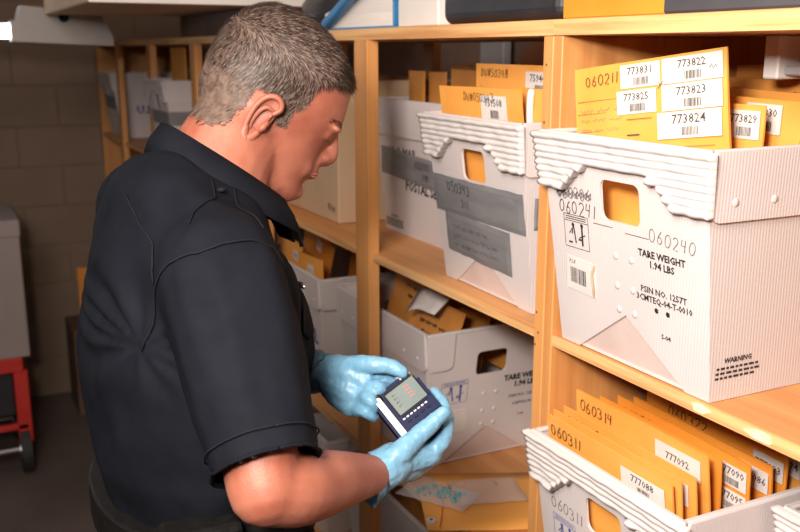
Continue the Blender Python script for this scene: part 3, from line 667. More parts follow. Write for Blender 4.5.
for k,(lab,x0,x1,y,z,ln) in enumerate((('kraft envelope lying low in the tub on the lowest shelf below the hands',-1.95,-1.71,.23,.645,-30),('kraft envelope standing at the right of the lowest shelf tub below the hands',-1.69,-1.585,.20,.67,-10))):
    envelope(lab,x0,x1,y,z,'envelopes in the lowest tubs',h=.2,th=.008,lean=ln,m='kraft',seed=90+k)
# cardboard box on the middle shelf behind the face
cb=thing('cardboard_box','tan cardboard box behind the man\'s face on the middle shelf','box',(-2.25,.24,ZM+E_))
boxo('carton',-.235,.235,-.172,.2,0,.335,'cardboard',cb,.003); boxo('closing_tape',-.03,.03,-.1735,-.172,.08,.335,'kraft',cb,0); boxo('closing_tape',-.03,.03,-.172,.2,.335,.336,'kraft',cb,0)
mt=frame((0,-.172,0),(1,0,0),(0,0,1)); scribble(1,.035,.01,mt@T((.17,.035,.001)),cb,'pen_grey',.012,wd=.0022,seed=4); hand('0',.05,mt@T((.07,.15,.001)),cb,'pen_grey',.0014)
# ------------------------------------------------------------------ on top of the shelving
b=boxo('black_bin',-1.438,-1.100,.02,.36,ZT1+.0005,ZT1+.17,'black_plastic',None,.018,seg=4); tag(b,'black plastic bin with rounded corners on top of the shelving','bin')
o=boxo('white_box',-1.612,-1.458,.025,.30,ZT1+.0005,ZT1+.22,'carton_white',None,.002); tag(o,'plain white carton standing between the blue book and the black bin','box')
boxo('flap_slot',-.0,.0,0,0,0,0,'kraft',o,0) if False else None
o=boxo('yellow_box',-1.092,-.886,.02,.30,ZT1+.0005,ZT1+.12,'yellow_card',None,.002); tag(o,'mustard yellow box on top of the near shelving','box')
o=boxo('grey_box',0,.40,.0,.28,0,.15,'grey_card',None,.003); o.location=(-.884,.012,ZT1+.0005); tag(o,'dark grey box on top of the near shelving beside the yellow box','box')
# books
bk=thing('open_book','open book with a blue cover and cream pages lying on top of the shelving','book',(-1.82,.032,ZT1+.0005),math.radians(2))
boxo('cover',-.18,.172,0,.26,0,.005,'blue_cover',bk,.001); boxo('cover_board',.162,.170,-.002,.26,.005,.105,'blue_cover',bk,.001)
bm=bmesh.new(); R=[]
for i in range(13):
    x=-.165+.325*i/12; t=abs(i-6)/6; h=.030+.062*(i/12)-.012*math.exp(-((i-5)/2)**2)
    R.append((x,h))
for k,(x,h) in enumerate(R): pass
vb=[bm.verts.new((x,.004,.0052)) for x,h in R]; vt=[bm.verts.new((x,.004,.006+h)) for x,h in R]; vb2=[bm.verts.new((x,.25,.0052)) for x,h in R]; vt2=[bm.verts.new((x,.25,.006+h)) for x,h in R]
for i in range(12):
    bm.faces.new((vb[i],vb[i+1],vt[i+1],vt[i])); bm.faces.new((vt[i],vt[i+1],vt2[i+1],vt2[i])); bm.faces.new((vb2[i+1],vb2[i],vt2[i],vt2[i+1])); bm.faces.new((vb[i+1],vb[i],vb2[i],vb2[i+1]))
bm.faces.new((vb[0],vt[0],vt2[0],vb2[0])); bm.faces.new((vt[-1],vb[-1],vb2[-1],vt2[-1])); mobj('page_block',bm,'pages',bk)
bd=thing('blue_binder','narrow blue binder leaning across the open book','binder',(-1.945,.010,ZT1+.0016))
bm=bmesh.new(); box(bm,0,.24,-.006,.014,0,.018,.004); mobj('binder_spine',bm,'blue_cover',bd); bm=bmesh.new(); box(bm,.01,.235,-.0065,.0145,.006,.012,.0005); mobj('binder_label_strip',bm,'blue_cover',bd); bd.rotation_euler=(0,math.radians(-21),0)
bg=bmesh.new(); ellipsoid(bg,(0,0,0),(.16,.12,.07),sub=3)
for v in bg.verts: v.co*=1+.18*noise.noise(v.co*9); v.co.z=max(v.co.z,-.05)
o=tag(mobj('black_bag',bg,'black_plastic',smooth=True),'soft black bag on top of the shelving behind the man\'s head','bag'); o.location=(-2.22,.20,ZT1+.051)
o=boxo('flat_carton',-3.40,-2.47,-.40,.42,1.765,1.93,'cardboard',None,.003); boxo('white_end_panel',-2.4695,-2.465,-.40,.42,1.765,1.93,'carton_white',o,.001); tag(o,'long flat brown carton with a white end overhanging the aisle on top of the shelving','box')
o=boxo('gap_spacer',-3.35,-2.60,.04,.40,ZT1+.0005,1.7645,'brown_carton',None,.003); tag(o,'low spacer coloured dark as the shaded gap under the long flat overhanging carton','box')  # spacer in the gap, the gap's shade put into its dark colour
# ------------------------------------------------------------------ behind the shelving
o=boxo('pale_sheet',-2.48,-2.35,.735,.765,FL+.001,2.0,'pale_metal',None,.004); tag(o,'pale grey narrow metal locker standing behind the shelving','sheet')  # only a thin pale upright panel
bm=bmesh.new(); cyl(bm,(-2.15,.74,1.53),(-2.15,.765,1.53),.15,40); o=tag(mobj('round_board',bm,'brown_board'),'round brown board seen through the gap above the taped tub','board'); 
boxo('board_stand',-2.19,-2.11,.745,.76,FL+.001,1.42,'brown_board',o,.002)
wb=thing('white_bracket','white bracket hanging under the top board above the nearest tub','bracket',(-.867,.21,ZT0)); boxo('bracket_leg',-.012,.012,-.03,.03,-.055,-.0005,'white_plastic',wb,.002); boxo('bracket_foot',.012,.07,-.02,.03,-.05,-.038,'pale_metal',wb,.002)
# ------------------------------------------------------------------ lamp and things at the end of the aisle
fx=thing('fluorescent_lamp','grey fluorescent lamp with a glowing tube hanging at the upper left','lamp',(-3.50,-.30,1.72))
def prism(pts,x0,x1):
    bm=bmesh.new(); a=[bm.verts.new((x0,y,z)) for y,z in pts]; b=[bm.verts.new((x1,y,z)) for y,z in pts]; bm.faces.new(a[::-1]); bm.faces.new(b)
    for i in range(len(pts)): bm.faces.new((a[i],a[(i+1)%len(pts)],b[(i+1)%len(pts)],b[i]))
    bmesh.ops.recalc_face_normals(bm,faces=bm.faces); return bm
cap=[(-.205,-.042),(.125,-.056),(.125,-.025),(.085,.055),(-.170,.075),(-.185,.028),(-.205,.024)]
o=mobj('end_housing',prism(cap,-.06,.06),'fixture_grey',fx)
bm=bmesh.new(); cyl(bm,(.058,-.035,.038),(.064,-.035,.038),.017,20); mobj('knockout',bm,'device_dark',o)
o=mobj('end_housing',prism([(-y-1.62,z) for y,z in cap],-.06,.06),'fixture_grey',fx)
bm=bmesh.new(); cyl(bm,(0,-.20,-.008),(0,-1.43,-.008),.024,16); mobj('glowing_tube',bm,'tube_glow',fx,smooth=True)
boxo('spine',-.055,-.03,-1.42,-.2,-.03,.02,'fixture_grey',fx,.002)
for y in (-.05,-1.55):
    bm=bmesh.new(); cyl(bm,(0,y,.05),(0,y,1.03),.004,8); mobj('hanger_rod',bm,'metal',fx)
# carton on red cart
ct=thing('red_cart','red metal cart with black wheels at the left edge of the picture','cart',(-4.25,-.83,FL))
for x in (-.2,.2):
    for y in (-.28,.28):
        bm=bmesh.new(); cyl(bm,(x,y-.02,.10),(x,y+.02,.10),.10,24); wbk=mobj('wheel',bm,'rubber',ct,smooth=False); bm=bmesh.new(); cyl(bm,(x,y-.024,.10),(x,y+.024,.10),.035,14); mobj('hub',bm,'metal',wbk)
for x in (-.2,.2): bm=bmesh.new(); cyl(bm,(x,-.3,.10),(x,.3,.10),.012,10); mobj('axle',bm,'metal',ct)
boxo('deck',-.27,.24,-.30,.30,.455,.52,'red_paint',ct,.006); boxo('lower_rail',.205,.235,-.30,.30,.20,.225,'red_paint',ct,.004)
for x in (-.25,.22):
    for y in (-.285,.285): boxo('corner_post',x-.015,x+.015,y-.028,y+.028,.14,.46,'red_paint',ct,.003)
boxo('dark_panel',-.235,.205,-.255,.255,.26,.455,'black_plastic',ct,.004)
wc=thing('storage_carton','off-white carton resting on the red cart','box',(-4.22,-.81,FL+.5205)); boxo('carton_body',-.25,.21,-.31,.31,0,.57,'carton_shaded',wc,.004); boxo('carton_lid',-.255,.215,-.315,.315,.51,.58,'carton_shaded',wc,.004)
o=boxo('black_crate',-.0,.05,0,.2,0,.03,'black_plastic',None,.002); bpy.data.objects.remove(o)
dc=thing('brown_box','small dark brown box on the floor behind the man\'s back','box',(-4.72,-.13,FL+.0005)); boxo('carton_body',-.15,.15,-.13,.17,0,.44,'brown_carton',dc,.004)
e=envelope('orange envelope sticking up behind the man\'s back',-4.72,-4.60,-.20,.60,None,h=.28,th=.01,m='manila_deep',yaw=80,seed=95); e['group']='loose items at the end of the aisle'
# ------------------------------------------------------------------ the man
V=Vector
def ring(c,a,b,n=32,p=2.2,ax=(1,0,0),ay=(0,1,0)):
    ax=V(ax);ay=V(ay);c=V(c);out=[]
    for k in range(n):
        t=2*math.pi*k/n; cx=math.cos(t);sy=math.sin(t)
        out.append(c+ax*(a*math.copysign(abs(cx)**(2/p),cx))+ay*(b*math.copysign(abs(sy)**(2/p),sy)))
    return out
MX=-1.13
def tors(off):
    S=[(1.085,-.505,.165,.118),(1.12,-.505,.172,.124),(1.16,-.507,.180,.131),(1.22,-.508,.184,.134),(1.30,-.512,.186,.133),(1.37,-.508,.190,.124),(1.42,-.506,.186,.110),(1.450,-.500,.165,.093),(1.472,-.490,.130,.080),(1.484,-.478,.098,.068),(1.492,-.468,.076,.060)]
    out=[]
    for z,cy,a,b in S:
        k=max(0,min(1,(z-1.38)/.12)); k=k*k*(3-2*k)*.72
        out.append([V((p.x,p.y,p.z-(p.y-cy)*k)) for p in ring((MX,cy,z),a-off,b-off,36,2.35)])
    return out
# head in its own frame: x right, y forward, z up (metres), origin between the ears
_h=math.radians(16); _b=math.radians(33)
hdir=V((math.sin(_h),math.cos(_h),0)); HFWD=hdir*math.cos(_b)-V((0,0,1))*math.sin(_b); HUP=hdir*math.sin(_b)+V((0,0,1))*math.cos(_b); HRT=HFWD.cross(HUP)
HO=V((-1.172,-.395,1.571))
HM=Matrix(((HRT.x,HFWD.x,HUP.x,HO.x),(HRT.y,HFWD.y,HUP.y,HO.y),(HRT.z,HFWD.z,HUP.z,HO.z),(0,0,0,1)))
# u, back, front, half width, where widest
HS=[(134,-22,4,10,-10),(131,-40,22,34,-10),(124,-58,42,50,-10),(113,-71,62,62,-9),(98,-82,80,71,-8),(82,-89,88,76,-8),(64,-93,93,78.5,-8),(47,-94,98,78.5,-8),(36,-94,99,77.5,-7),(26,-93,95,76,-5),(12,-90,94,74,-2),(-4,-86,93,72,2),(-16,-80,94,70,4),(-24,-74,97,68,6),(-32,-66,98,65.5,8),(-42,-54,95,62,12),(-52,-36,95,57,18),(-64,-12,99,50,28),(-75,10,97,41,40),(-83,34,90,29,52),(-88,52,78,14,62)]
def hpt(u,t):
    for a,b in zip(HS,HS[1:]):
        if b[0]<=u<=a[0]:
            k=(a[0]-u)/(a[0]-b[0]); _,fb,ff,w_,fw=[a[i]+(b[i]-a[i])*k for i in range(5)]; break
    else: _,fb,ff,w_,fw=HS[0] if u>0 else HS[-1]
    s=math.sin(t);c=math.cos(t)
    x=w_*math.copysign(abs(s)**.88,s); f=fw+((ff-fw) if c>0 else (fw-fb))*math.copysign(abs(c)**(.92),c)
    return V((x/1000,f/1000,u/1000))
def head_bm(bm):
    us=[134,131,127.5,124,118.5,113,105.5,98,90,82,73,64,55.5,47,41.5,36,31,26,19,12,4,-4,-10,-16,-20,-24,-28,-32,-37,-42,-47,-52,-58,-64,-70,-75,-79,-83,-86,-88]
    loft(bm,[[HM@hpt(u,2*math.pi*k/48) for k in range(48)] for u in us])
    def el(c,r,rot=None): ellipsoid(bm,tuple(q/1000 for q in c),tuple(q/1000 for q in r),HM,2)
    # nose: bridge, tip, wings ; brow ridge, cheekbones, lids, lips, chin
    tube(bm,[HM@V((0,.094,.030)),HM@V((0,.101,.016)),HM@V((0,.1065,.002)),HM@V((0,.104,-.006))],[.0075,.009,.0115,.0115],10,3)
    for s in (-1,1):
        el((s*11,100,-5),(8,10,7.5)); el((s*30,90,35),(24,9,6.5)); el((s*30,83,22),(15,8,10));  el((s*14,97,-34),(9,4,3))
        el((s*22,81,-30),(20,13,18))
    el((0,99.5,-27),(17,6.5,4.2)); el((0,98,-37),(15,6.5,4.8)); el((0,96,-64),(16,8,10))
    el((0,95,-18),(20,7,8)); el((0,66,-66),(30,30,16))
body=bmesh.new()
loft(body,tors(.016))
head_bm(body)
tube(body,[(-1.138,-.478,1.470),(-1.146,-.456,1.515),(-1.160,-.425,1.552),(-1.166,-.405,1.585)],[.074,.064,.0625,.060],20,4)
tube(body,[(-1.162,-.395,1.50),(-1.166,-.362,1.525)],[.045,.035],14,3)
SH=V((-.9650,-.5138,1.412)); EL=V((-.8100,-.5220,1.2300)); WR=V((-.8997,-.362,1.172))
tube(body,[(-1.02,-.512,1.435),SH,(-.865,-.520,1.320),EL],[.050,.048,.043,.037],18,4)
tube(body,[EL,(-.820,-.488,1.218),(-.848,-.446,1.203),(-.876,-.402,1.187),WR],[.036,.0385,.036,.029,.0225],18,4)
LSH=V((-1.300,-.505,1.428)); LEL=V((-1.315,-.440,1.205)); LWR=V((-1.075,-.365,1.235))
tube(body,[(-1.24,-.51,1.435),LSH,(-1.318,-.48,1.315),LEL],[.055,.052,.046,.040],16,4)
tube(body,[LEL,(-1.25,-.415,1.208),(-1.16,-.388,1.222),LWR],[.038,.040,.033,.0225],16,4)
# pelvis and legs
loft(body,[ring((MX,-.51,z),a,b,24) for z,a,b in ((1.12,.150,.105),(1.02,.160,.112),(.92,.165,.115),(.84,.13,.09))])
for s in (-1,1):
    tube(body,[(MX+s*.085,-.51,.95),(MX+s*.095,-.505,.70),(MX+s*.10,-.51,.40),(MX+s*.10,-.525,.05)],[.080,.070,.052,.038],16,4)
    tube(body,[(MX+s*.10,-.53,-.02),(MX+s*.105,-.47,-.06),(MX+s*.11,-.36,-.085)],[.04,.04,.03],12,3)
body=remesh(body,.0034,7,.5)
# ear: shell, rolled rim, lobe, inner fold
def ear(bm,s):
    M=HM@T((s*.0785,.001,-.006))@Matrix.Rotation(s*math.radians(-20),4,'Z')@Matrix.Rotation(math.radians(-14),4,'X')
    def E(y,z,x=0): return M@V((s*x,y*.70,z))
    out=[(.010,.018),(.013,.027),(.006,.034),(-.006,.0345),(-.016,.028),(-.020,.016),(-.018,.002),(-.012,-.012),(-.004,-.024),(.006,-.030),(.012,-.025),(.012,-.014)]
    tube(bm,[E(y,z,.010+(-y)*.25) for y,z in out[:9]],[.0030,.0034,.0036,.0038,.0038,.0036,.0034,.0032,.004],8,4)
    tube(bm,[E(-.009,-.016,.011),E(-.003,-.024,.010),E(.004,-.028,.008),E(.009,-.022,.006),E(.011,-.012,.004)],[.0045,.0062,.0072,.006,.004],10,3)
    ellipsoid(bm,(0,-.0015,.003),(.0045,.0125,.026),M@Matrix.Rotation(s*.2,4,'Z'),2)
    # concha plate
    c=bm.verts.new(E(.001,.0,.001)); rim=[bm.verts.new(E(y,z,.0085+(-y)*.25)) for y,z in catl(out)]
    for a,b in zip(rim,rim[1:]+rim[:1]): bm.faces.new((c,a,b) if s>0 else (c,b,a))
    cb=bm.verts.new(E(-.004,.0,-.006)); rb=[bm.verts.new(E(y*.85,z*.9,.004+(-y)*.25)) for y,z in catl(out)]
    for a,b in zip(rb,rb[1:]+rb[:1]): bm.faces.new((cb,b,a) if s>0 else (cb,a,b))
    tube(bm,[E(.004,.020,.007),E(-.006,.018,.010),E(-.011,.008,.010),E(-.009,-.006,.008),E(-.003,-.015,.007)],[.0022,.003,.0032,.003,.002],8,4)
    tube(bm,[E(.012,.004,.005),E(.013,-.003,.008),E(.011,-.010,.005)],[.003,.0042,.003],8,3)
def catl(p): return [(v.x,v.y) for v in catmull([V((a,b,0)) for a,b in p],2)]
ear(body,1); ear(body,-1)
bmesh.ops.recalc_face_normals(body,faces=body.faces)
me=bpy.data.meshes.new('person'); 
for f in body.faces: f.smooth=True
body.to_mesh(me); body.free(); me.materials.append(MATS['skin'])
person=bpy.data.objects.new('person',me); link(person)
tag(person,'man in a dark short-sleeved uniform shirt and blue gloves looking down at a handheld meter','person')
# facial features as small children
bvh=BVHTree.FromPolygons([v.co for v in me.vertices],[p.vertices for p in me.polygons])
for s in (-1,1):
    bm=bmesh.new(); ellipsoid(bm,(s*.030,.0790,.0215),(.0108,.0100,.0075),HM,2); mobj('eye',bm,'eye_white',person,smooth=True)
    bm=bmesh.new(); tube(bm,[(bvh.ray_cast(HM@V((s*x,.2,u)),-HFWD)[0] or HM@V((s*x,.09,u)))+HFWD*.0003 for x,u in ((.018,.0175),(.026,.0155),(.036,.0150),(.044,.0165))],[.0006,.0010,.0010,.0006],6,3); mobj('eyelashes',bm,'brow_hair',person)
    bm=bmesh.new(); rr=random.Random(4)
    for k in range(170):
        q=rr.random(); x=.012+.040*q; f=.1060-.9*max(0,q-.35)**2*.045; u=.037+.005*math.sin(q*2.6)+rr.uniform(-.003,.003)
        hit=bvh.ray_cast(HM@V((s*x,.2,u)),-HFWD)[0]; p=(hit if hit is not None else HM@V((s*x,.095,u)))+HFWD*.0004; d=HM.to_3x3()@V((s*.006,-.0016,.001+rr.uniform(-.001,.001)))
        tube(bm,[p,p+d],[.00035,.00015],3,1,cap=False)
    mobj('eyebrow',bm,'brow_hair',person)
bm=bmesh.new(); 
for k in range(2): tube(bm,[HM@V((x,.1035-abs(x)*abs(x)*14,-.0295-k*.0048+(.0015 if k==0 else 0)*math.cos(x*180))) for x in (-.018,-.009,0,.009,.018)],[.001,.0028,.0030,.0028,.001],8,3)
mobj('lips',bm,'lip',person,smooth=True)
# hair: a close scalp cap and short strands, thin and grey on the crown
def hairy(p,rr=None):
    x,f,u=p.x*1000,p.y*1000,p.z*1000; j=rr.uniform(-3,3) if rr else 0
    ax=abs(x)
    if u>90: 
        lim=84-max(0,ax-18)*.55
        return f<lim+j
    if u>33: return f<38+(u-33)*.03+j+max(0,(u-72))*2.4
    if u>2 and 14<f<31: return u>4+j
    if f<-24: return u>(-44 if f<-52 else -44+(f+52)*.75)+j
    return False
HMI=HM.inverted(); bm=bmesh.new(); tl=bm.loops.layers.color.new('tint'); rr=random.Random(11); cnt=0
R3=HM.to_3x3(); R3I=HMI.to_3x3()
for _ in range(110000):
    if cnt>=30000: break
    z=rr.uniform(-1,1); a=rr.uniform(0,2*math.pi); r=math.sqrt(1-z*z); d=V((r*math.cos(a),r*math.sin(a),z))
    o0=HM@V((0,-.005,.045)); dw=R3@d
    loc,nor,idx,dist=bvh.ray_cast(o0+dw*.135,-dw)
    if loc is None: continue
    pl=HMI@loc
    if not hairy(pl,rr): continue
    if abs(pl.x)>.079 and -.02<pl.y<.018 and pl.z<.036: continue
    nl=(R3I@nor).normalized()
    crown=max(0,min(1,(pl.z-.085)/.04))*max(0,min(1,(pl.y+.07)/.08))*max(0,1-abs(pl.x)/.07)
    if rr.random()<crown*.45: continue
    ln=rr.uniform(.009,.015)*(1 if pl.z>.03 else .72)*(1.25 if pl.y>.06 else 1)
    # combed: forward on top, down and back at the sides
    tw=max(0,min(1,(pl.z-.035)/.075)); tw=tw*tw*(3-2*tw); comb=V((rr.uniform(-.3,.3),-.25+.85*tw,-.7+.8*tw))
    t=(comb-nl*comb.dot(nl)); t=t.normalized() if t.length>1e-4 else V((0,1,0))
    lift=.32+.24*tw
    d0=(nl*lift+t*.8+V((rr.uniform(-.25,.25),)*3)*.5).normalized(); d1=(nl*lift*.35+t+V((rr.uniform(-.2,.2),)*3)*.5).normalized()
    p0=pl-nl*.001; p1=p0+d0*ln*.5; p2=p1+d1*ln*.5
    sd=nl.cross(t).normalized(); wd=.00042
    vs_=[bm.verts.new(HM@q) for q in (p0-sd*wd,p0+sd*wd,p1-sd*wd*.8,p1+sd*wd*.8,p2)]
    g_=rr.random(); gr=.42 if pl.z>.02 else .26
    if pl.y>.045: gr=.12
    c=(.48,.42,.385) if g_<gr*.65 else ((.26,.19,.16) if g_<gr+.22 else (.12,.072,.05))
    if pl.y>.05: c=tuple(q*.6 for q in c)
    for fc in (bm.faces.new((vs_[0],vs_[1],vs_[3],vs_[2])),bm.faces.new((vs_[2],vs_[3],vs_[4]))):
        for l in fc.loops: l[tl]=(*c,1)
    cnt+=1
hair=mobj('hair',bm,'hair',person); hair['label']='short grey-brown cropped hair'
fz=bmesh.new(); fz.from_mesh(me); rr=random.Random(5); keep=set()
for f in fz.faces:
    c=f.calc_center_median()
    if (c-HO).length>.19: continue
    pl=HMI@c
    if abs(pl.x)>.0755 and -.03<pl.y<.022 and pl.z<.036: continue
    crown=max(0,min(1,(pl.z-.088)/.03))*max(0,min(1,(pl.y+.05)/.06))*max(0,1-abs(pl.x)/.06)
    if hairy(pl,rr) and rr.random()>crown*.9: keep.add(f)
bmesh.ops.delete(fz,geom=[f for f in fz.faces if f not in keep],context='FACES'); fz.normal_update()
for v,d in [(v,v.normal*.0011) for v in fz.verts]: v.co+=d
mobj('hair_stubble',fz,'hair_fuzz',hair,smooth=True)

# ---------------- shirt
sb=bmesh.new(); loft(sb,tors(0))
HEM=V((-.8246,-.5162,1.2565)); AX=(HEM-SH).normalized()
tube(sb,[(-1.03,-.508,1.412),SH,(-.912,-.5145,1.355),(-.868,-.5155,1.303),HEM,HEM+AX*.03],[.070,.071,.067,.061,.054,.052],24,4,cap=False)
LH=LSH+(LEL-LSH)*.82; LAX=(LEL-LSH).normalized()
tube(sb,[(-1.24,-.514,1.425),LSH,LSH+(LEL-LSH)*.45,LH,LH+LAX*.03],[.080,.082,.074,.066,.063],24,4,cap=False)
ellipsoid(sb,(-1.13,-.565,1.36),(.14,.055,.11)); ellipsoid(sb,(-1.13,-.43,1.28),(.14,.075,.12))
sb=remesh(sb,.0052,24,.5)
# cut the sleeves open at the hem
hp=HEM+AX*.012; lp=LH+LAX*.012
kill=[v for v in sb.verts if ((v.co-hp).dot(AX)>0 and (v.co-HEM).length<.12 and v.co.x>-.93) or ((v.co-lp).dot(LAX)>0 and (v.co-LH).length<.10 and v.co.x<-1.22)]
bmesh.ops.delete(sb,geom=kill,context='VERTS')
sb.normal_update()
def fold(p):
    n=0
    # long soft folds hanging on the sleeve, diagonal drag lines from the armpit, blouse folds above the belt
    arm=max(0,min(1,(p.x+.99)/.06))
    q=V((p.x*9,p.y*22,p.z*5)); n+=.0052*noise.noise(q)*(1 if arm else 1)
    a=V((-.99,-.60,1.34)); dd=(p-a); ang=math.atan2(dd.z,dd.y); rr_=dd.length
    n+=.0040*math.sin(ang*11+noise.noise(p*10)*2)*math.exp(-((rr_-.09)/.09)**2)*(1-arm)
    n+=.0035*arm*noise.noise(V(((p.x+p.z*.8)*38,p.y*30,p.z*3)))
    n+=.006*max(0,1-abs(p.z-1.16)/.07)*noise.noise(V((p.x*22,p.y*22,p.z*9)))
    n+=.0018*noise.noise(p*28)
    return n
mv=[(v,v.normal*fold(v.co)) for v in sb.verts]
for v,d in mv: v.co+=d
shirt_me_b=sb.copy()
bmesh.ops.solidify(sb,geom=sb.faces[:],thickness=.0015)
shirt=mobj('shirt',sb,'shirt',person,smooth=True); shirt['label']='dark navy uniform shirt'
shirt_me_b.faces.ensure_lookup_table(); sbv=BVHTree.FromBMesh(shirt_me_b)
def snapped(pts,off=.0022,n=5):
    out=[]
    for p in catmull(pts,n):
        loc,nor,_,_=sbv.find_nearest(p)
        out.append(loc+nor*off)
    return out
def seam(pts,r=.0011,name='seam',m='seam'):
    bm=bmesh.new(); tube(bm,snapped(pts),[r],5,1,cap=False); return mobj(name,bm,m,shirt,smooth=True)
seam([(-1.0716,-.5935,1.4927),(-1.0301,-.573,1.4612),(-.9823,-.5615,1.4321),(-.9696,-.5486,1.4081)])
seam([(-.9772,-.600,1.335),(-.9755,-.5733,1.3829),(-.958,-.550,1.412),(-.9349,-.5385,1.4265),(-.9344,-.5116,1.4324),(-.9401,-.4828,1.4217),(-.96,-.46,1.39)])
hp2=HEM+AX*.0; rs=[]
sx=AX.cross(V((0,1,0))).normalized(); sy=AX.cross(sx)
seam([hp2-AX*.012+(sx*math.cos(t)+sy*math.sin(t))*.06 for t in [2*math.pi*k/16 for k in range(17)]],.0010,'hem_seam')
seam([hp2+AX*.0105+(sx*math.cos(t)+sy*math.sin(t))*.06 for t in [2*math.pi*k/16 for k in range(17)]],.0020,'sleeve_hem','shirt')
# shoulder strap with a button
PA=[V((-1.050,-.487,1.495)),V((-1.015,-.497,1.468)),V((-.985,-.503,1.452)),V((-.960,-.508,1.440))]
for dy_ in (-.017,.017): seam([p+V((0,dy_,0)) for p in PA],.0008,'strap_edge')
q=snapped([(-1.035,-.493,1.490),(-1.030,-.493,1.488)],.003,1)[0]; bm=bmesh.new(); ellipsoid(bm,tuple(q),(.0055,.0055,.003)); mobj('button',bm,'seam',shirt,smooth=True)
# pocket flap on the chest
bm=bmesh.new(); G=[]
for i in range(7):
    r_=[]
    for j in range(4):
        p=V((-1.09+.115*i/6,-.36,1.365-.048*j/3-(.010 if j==3 and 2<=i<=4 else 0)))
        loc,nor,_,_=sbv.find_nearest(p); r_.append(bm.verts.new(loc+nor*.003))
    G.append(r_)
for i in range(6):
    for j in range(3): bm.faces.new((G[i][j],G[i+1][j],G[i+1][j+1],G[i][j+1]))
bmesh.ops.recalc_face_normals(bm,faces=bm.faces); bmesh.ops.solidify(bm,geom=bm.faces[:],thickness=.003); mobj('pocket_flap',bm,'shirt',shirt,smooth=True)
loc,nor,_,_=sbv.find_nearest(V((-1.0,-.38,1.385))); bm=bmesh.new(); ellipsoid(bm,tuple(loc+nor*.003),(.012,.004,.004)); mobj('name_pin',bm,'metal',shirt,smooth=True)
# collar: folded strip around the neck, points at the front
bm=bmesh.new(); n=40; rows=[]
NC=V((-1.150,-.447,1.515))
for i in range(n+1):
    t=math.radians(-78+ (360-24)*i/n) if False else math.radians(98+(344)*i/n)
    cx,cy=math.cos(t),math.sin(t); fr=(cy+1)/2            # 1 at the front of the neck
    zt=1.563-.106*fr; a,b=.0700,.0710
    top=V((NC.x+cx*a,NC.y+cy*b-.004,zt)); end=min(i,n-i)/n
    drop=.034+ (.026 if end<.07 else .010*fr); fl=1.36 if end>.03 else 1.40
    mid=V((NC.x+cx*a*1.06,NC.y+cy*b*1.06-.004,zt+.0015)); low=V((NC.x+cx*a*fl,NC.y+cy*b*fl-.006,zt-drop)); lm=(mid+low)/2+V((cx,cy,0))*.004
    inn=V((NC.x+cx*a*.98,NC.y+cy*b*.98-.004,zt-.03))
    rows.append([bm.verts.new(p) for p in (inn,top,mid,lm,low)])
for a_,b_ in zip(rows,rows[1:]):
    for k in range(4): bm.faces.new((a_[k],b_[k],b_[k+1],a_[k+1]))
bmesh.ops.recalc_face_normals(bm,faces=bm.faces); bmesh.ops.solidify(bm,geom=bm.faces[:],thickness=.0025)
collar=mobj('collar',bm,'shirt',person,smooth=True)
pin=frame((-1.058,-.395,1.468),(-.35,.75,-.45),(.2,.45,.8)); bm=bmesh.new()
for k in range(5): box(bm,-.012+k*.005,-.0085+k*.005,-.004,.004,0,.0015)
bm.transform(frame((-1.070,-.425,1.458),(.12,.78,-.60),(-.35,.45,.6))); mobj('collar_pin',bm,'metal',collar)
# trousers, belt, holster, shoes
tb=bmesh.new(); loft(tb,[ring((MX,-.508,z),a,b,28) for z,a,b in ((1.10,.168,.121),(1.04,.176,.127),(.95,.182,.132),(.86,.172,.122),(.80,.13,.09))])
for s in (-1,1): tube(tb,[(MX+s*.085,-.51,.95),(MX+s*.097,-.507,.70),(MX+s*.102,-.512,.40),(MX+s*.102,-.522,.10),(MX+s*.102,-.522,-.055)],[.098,.090,.075,.066,.066],20,4,cap=False)
tb=remesh(tb,.008,6); tb.normal_update()
for v,d in [(v,v.normal*(.006*noise.noise(V((v.co.x*14,v.co.y*14,v.co.z*6))))) for v in tb.verts]: v.co+=d
mobj('trousers',tb,'trouser',person,smooth=True)
bm=bmesh.new(); loft(bm,[ring((MX,-.507,z),a,b,40,2.3) for z,a,b in ((1.062,.183,.134),(1.064,.187,.138),(1.108,.187,.138),(1.110,.183,.134))]); belt=mobj('duty_belt',bm,'leather',person,smooth=False)
boxo('radio_pouch',-.975,-.925,-.60,-.51,1.00,1.135,'leather',belt,.008,seg=2); boxo('holster',-.955,-.905,-.50,-.43,.90,1.12,'leather',belt,.01,seg=2); boxo('pouch_snap',-.925,-.921,-.565,-.545,1.095,1.115,'metal',belt,.002)
for s in (-1,1):
    bm=bmesh.new(); tube(bm,[(MX+s*.102,-.545,-.055),(MX+s*.105,-.48,-.065),(MX+s*.112,-.37,-.082)],[.052,.048,.036],14,4,flat=1)
    for v in bm.verts: v.co.z=max(v.co.z,FL+.001)
    mobj('boot',bm,'leather',person,smooth=True)

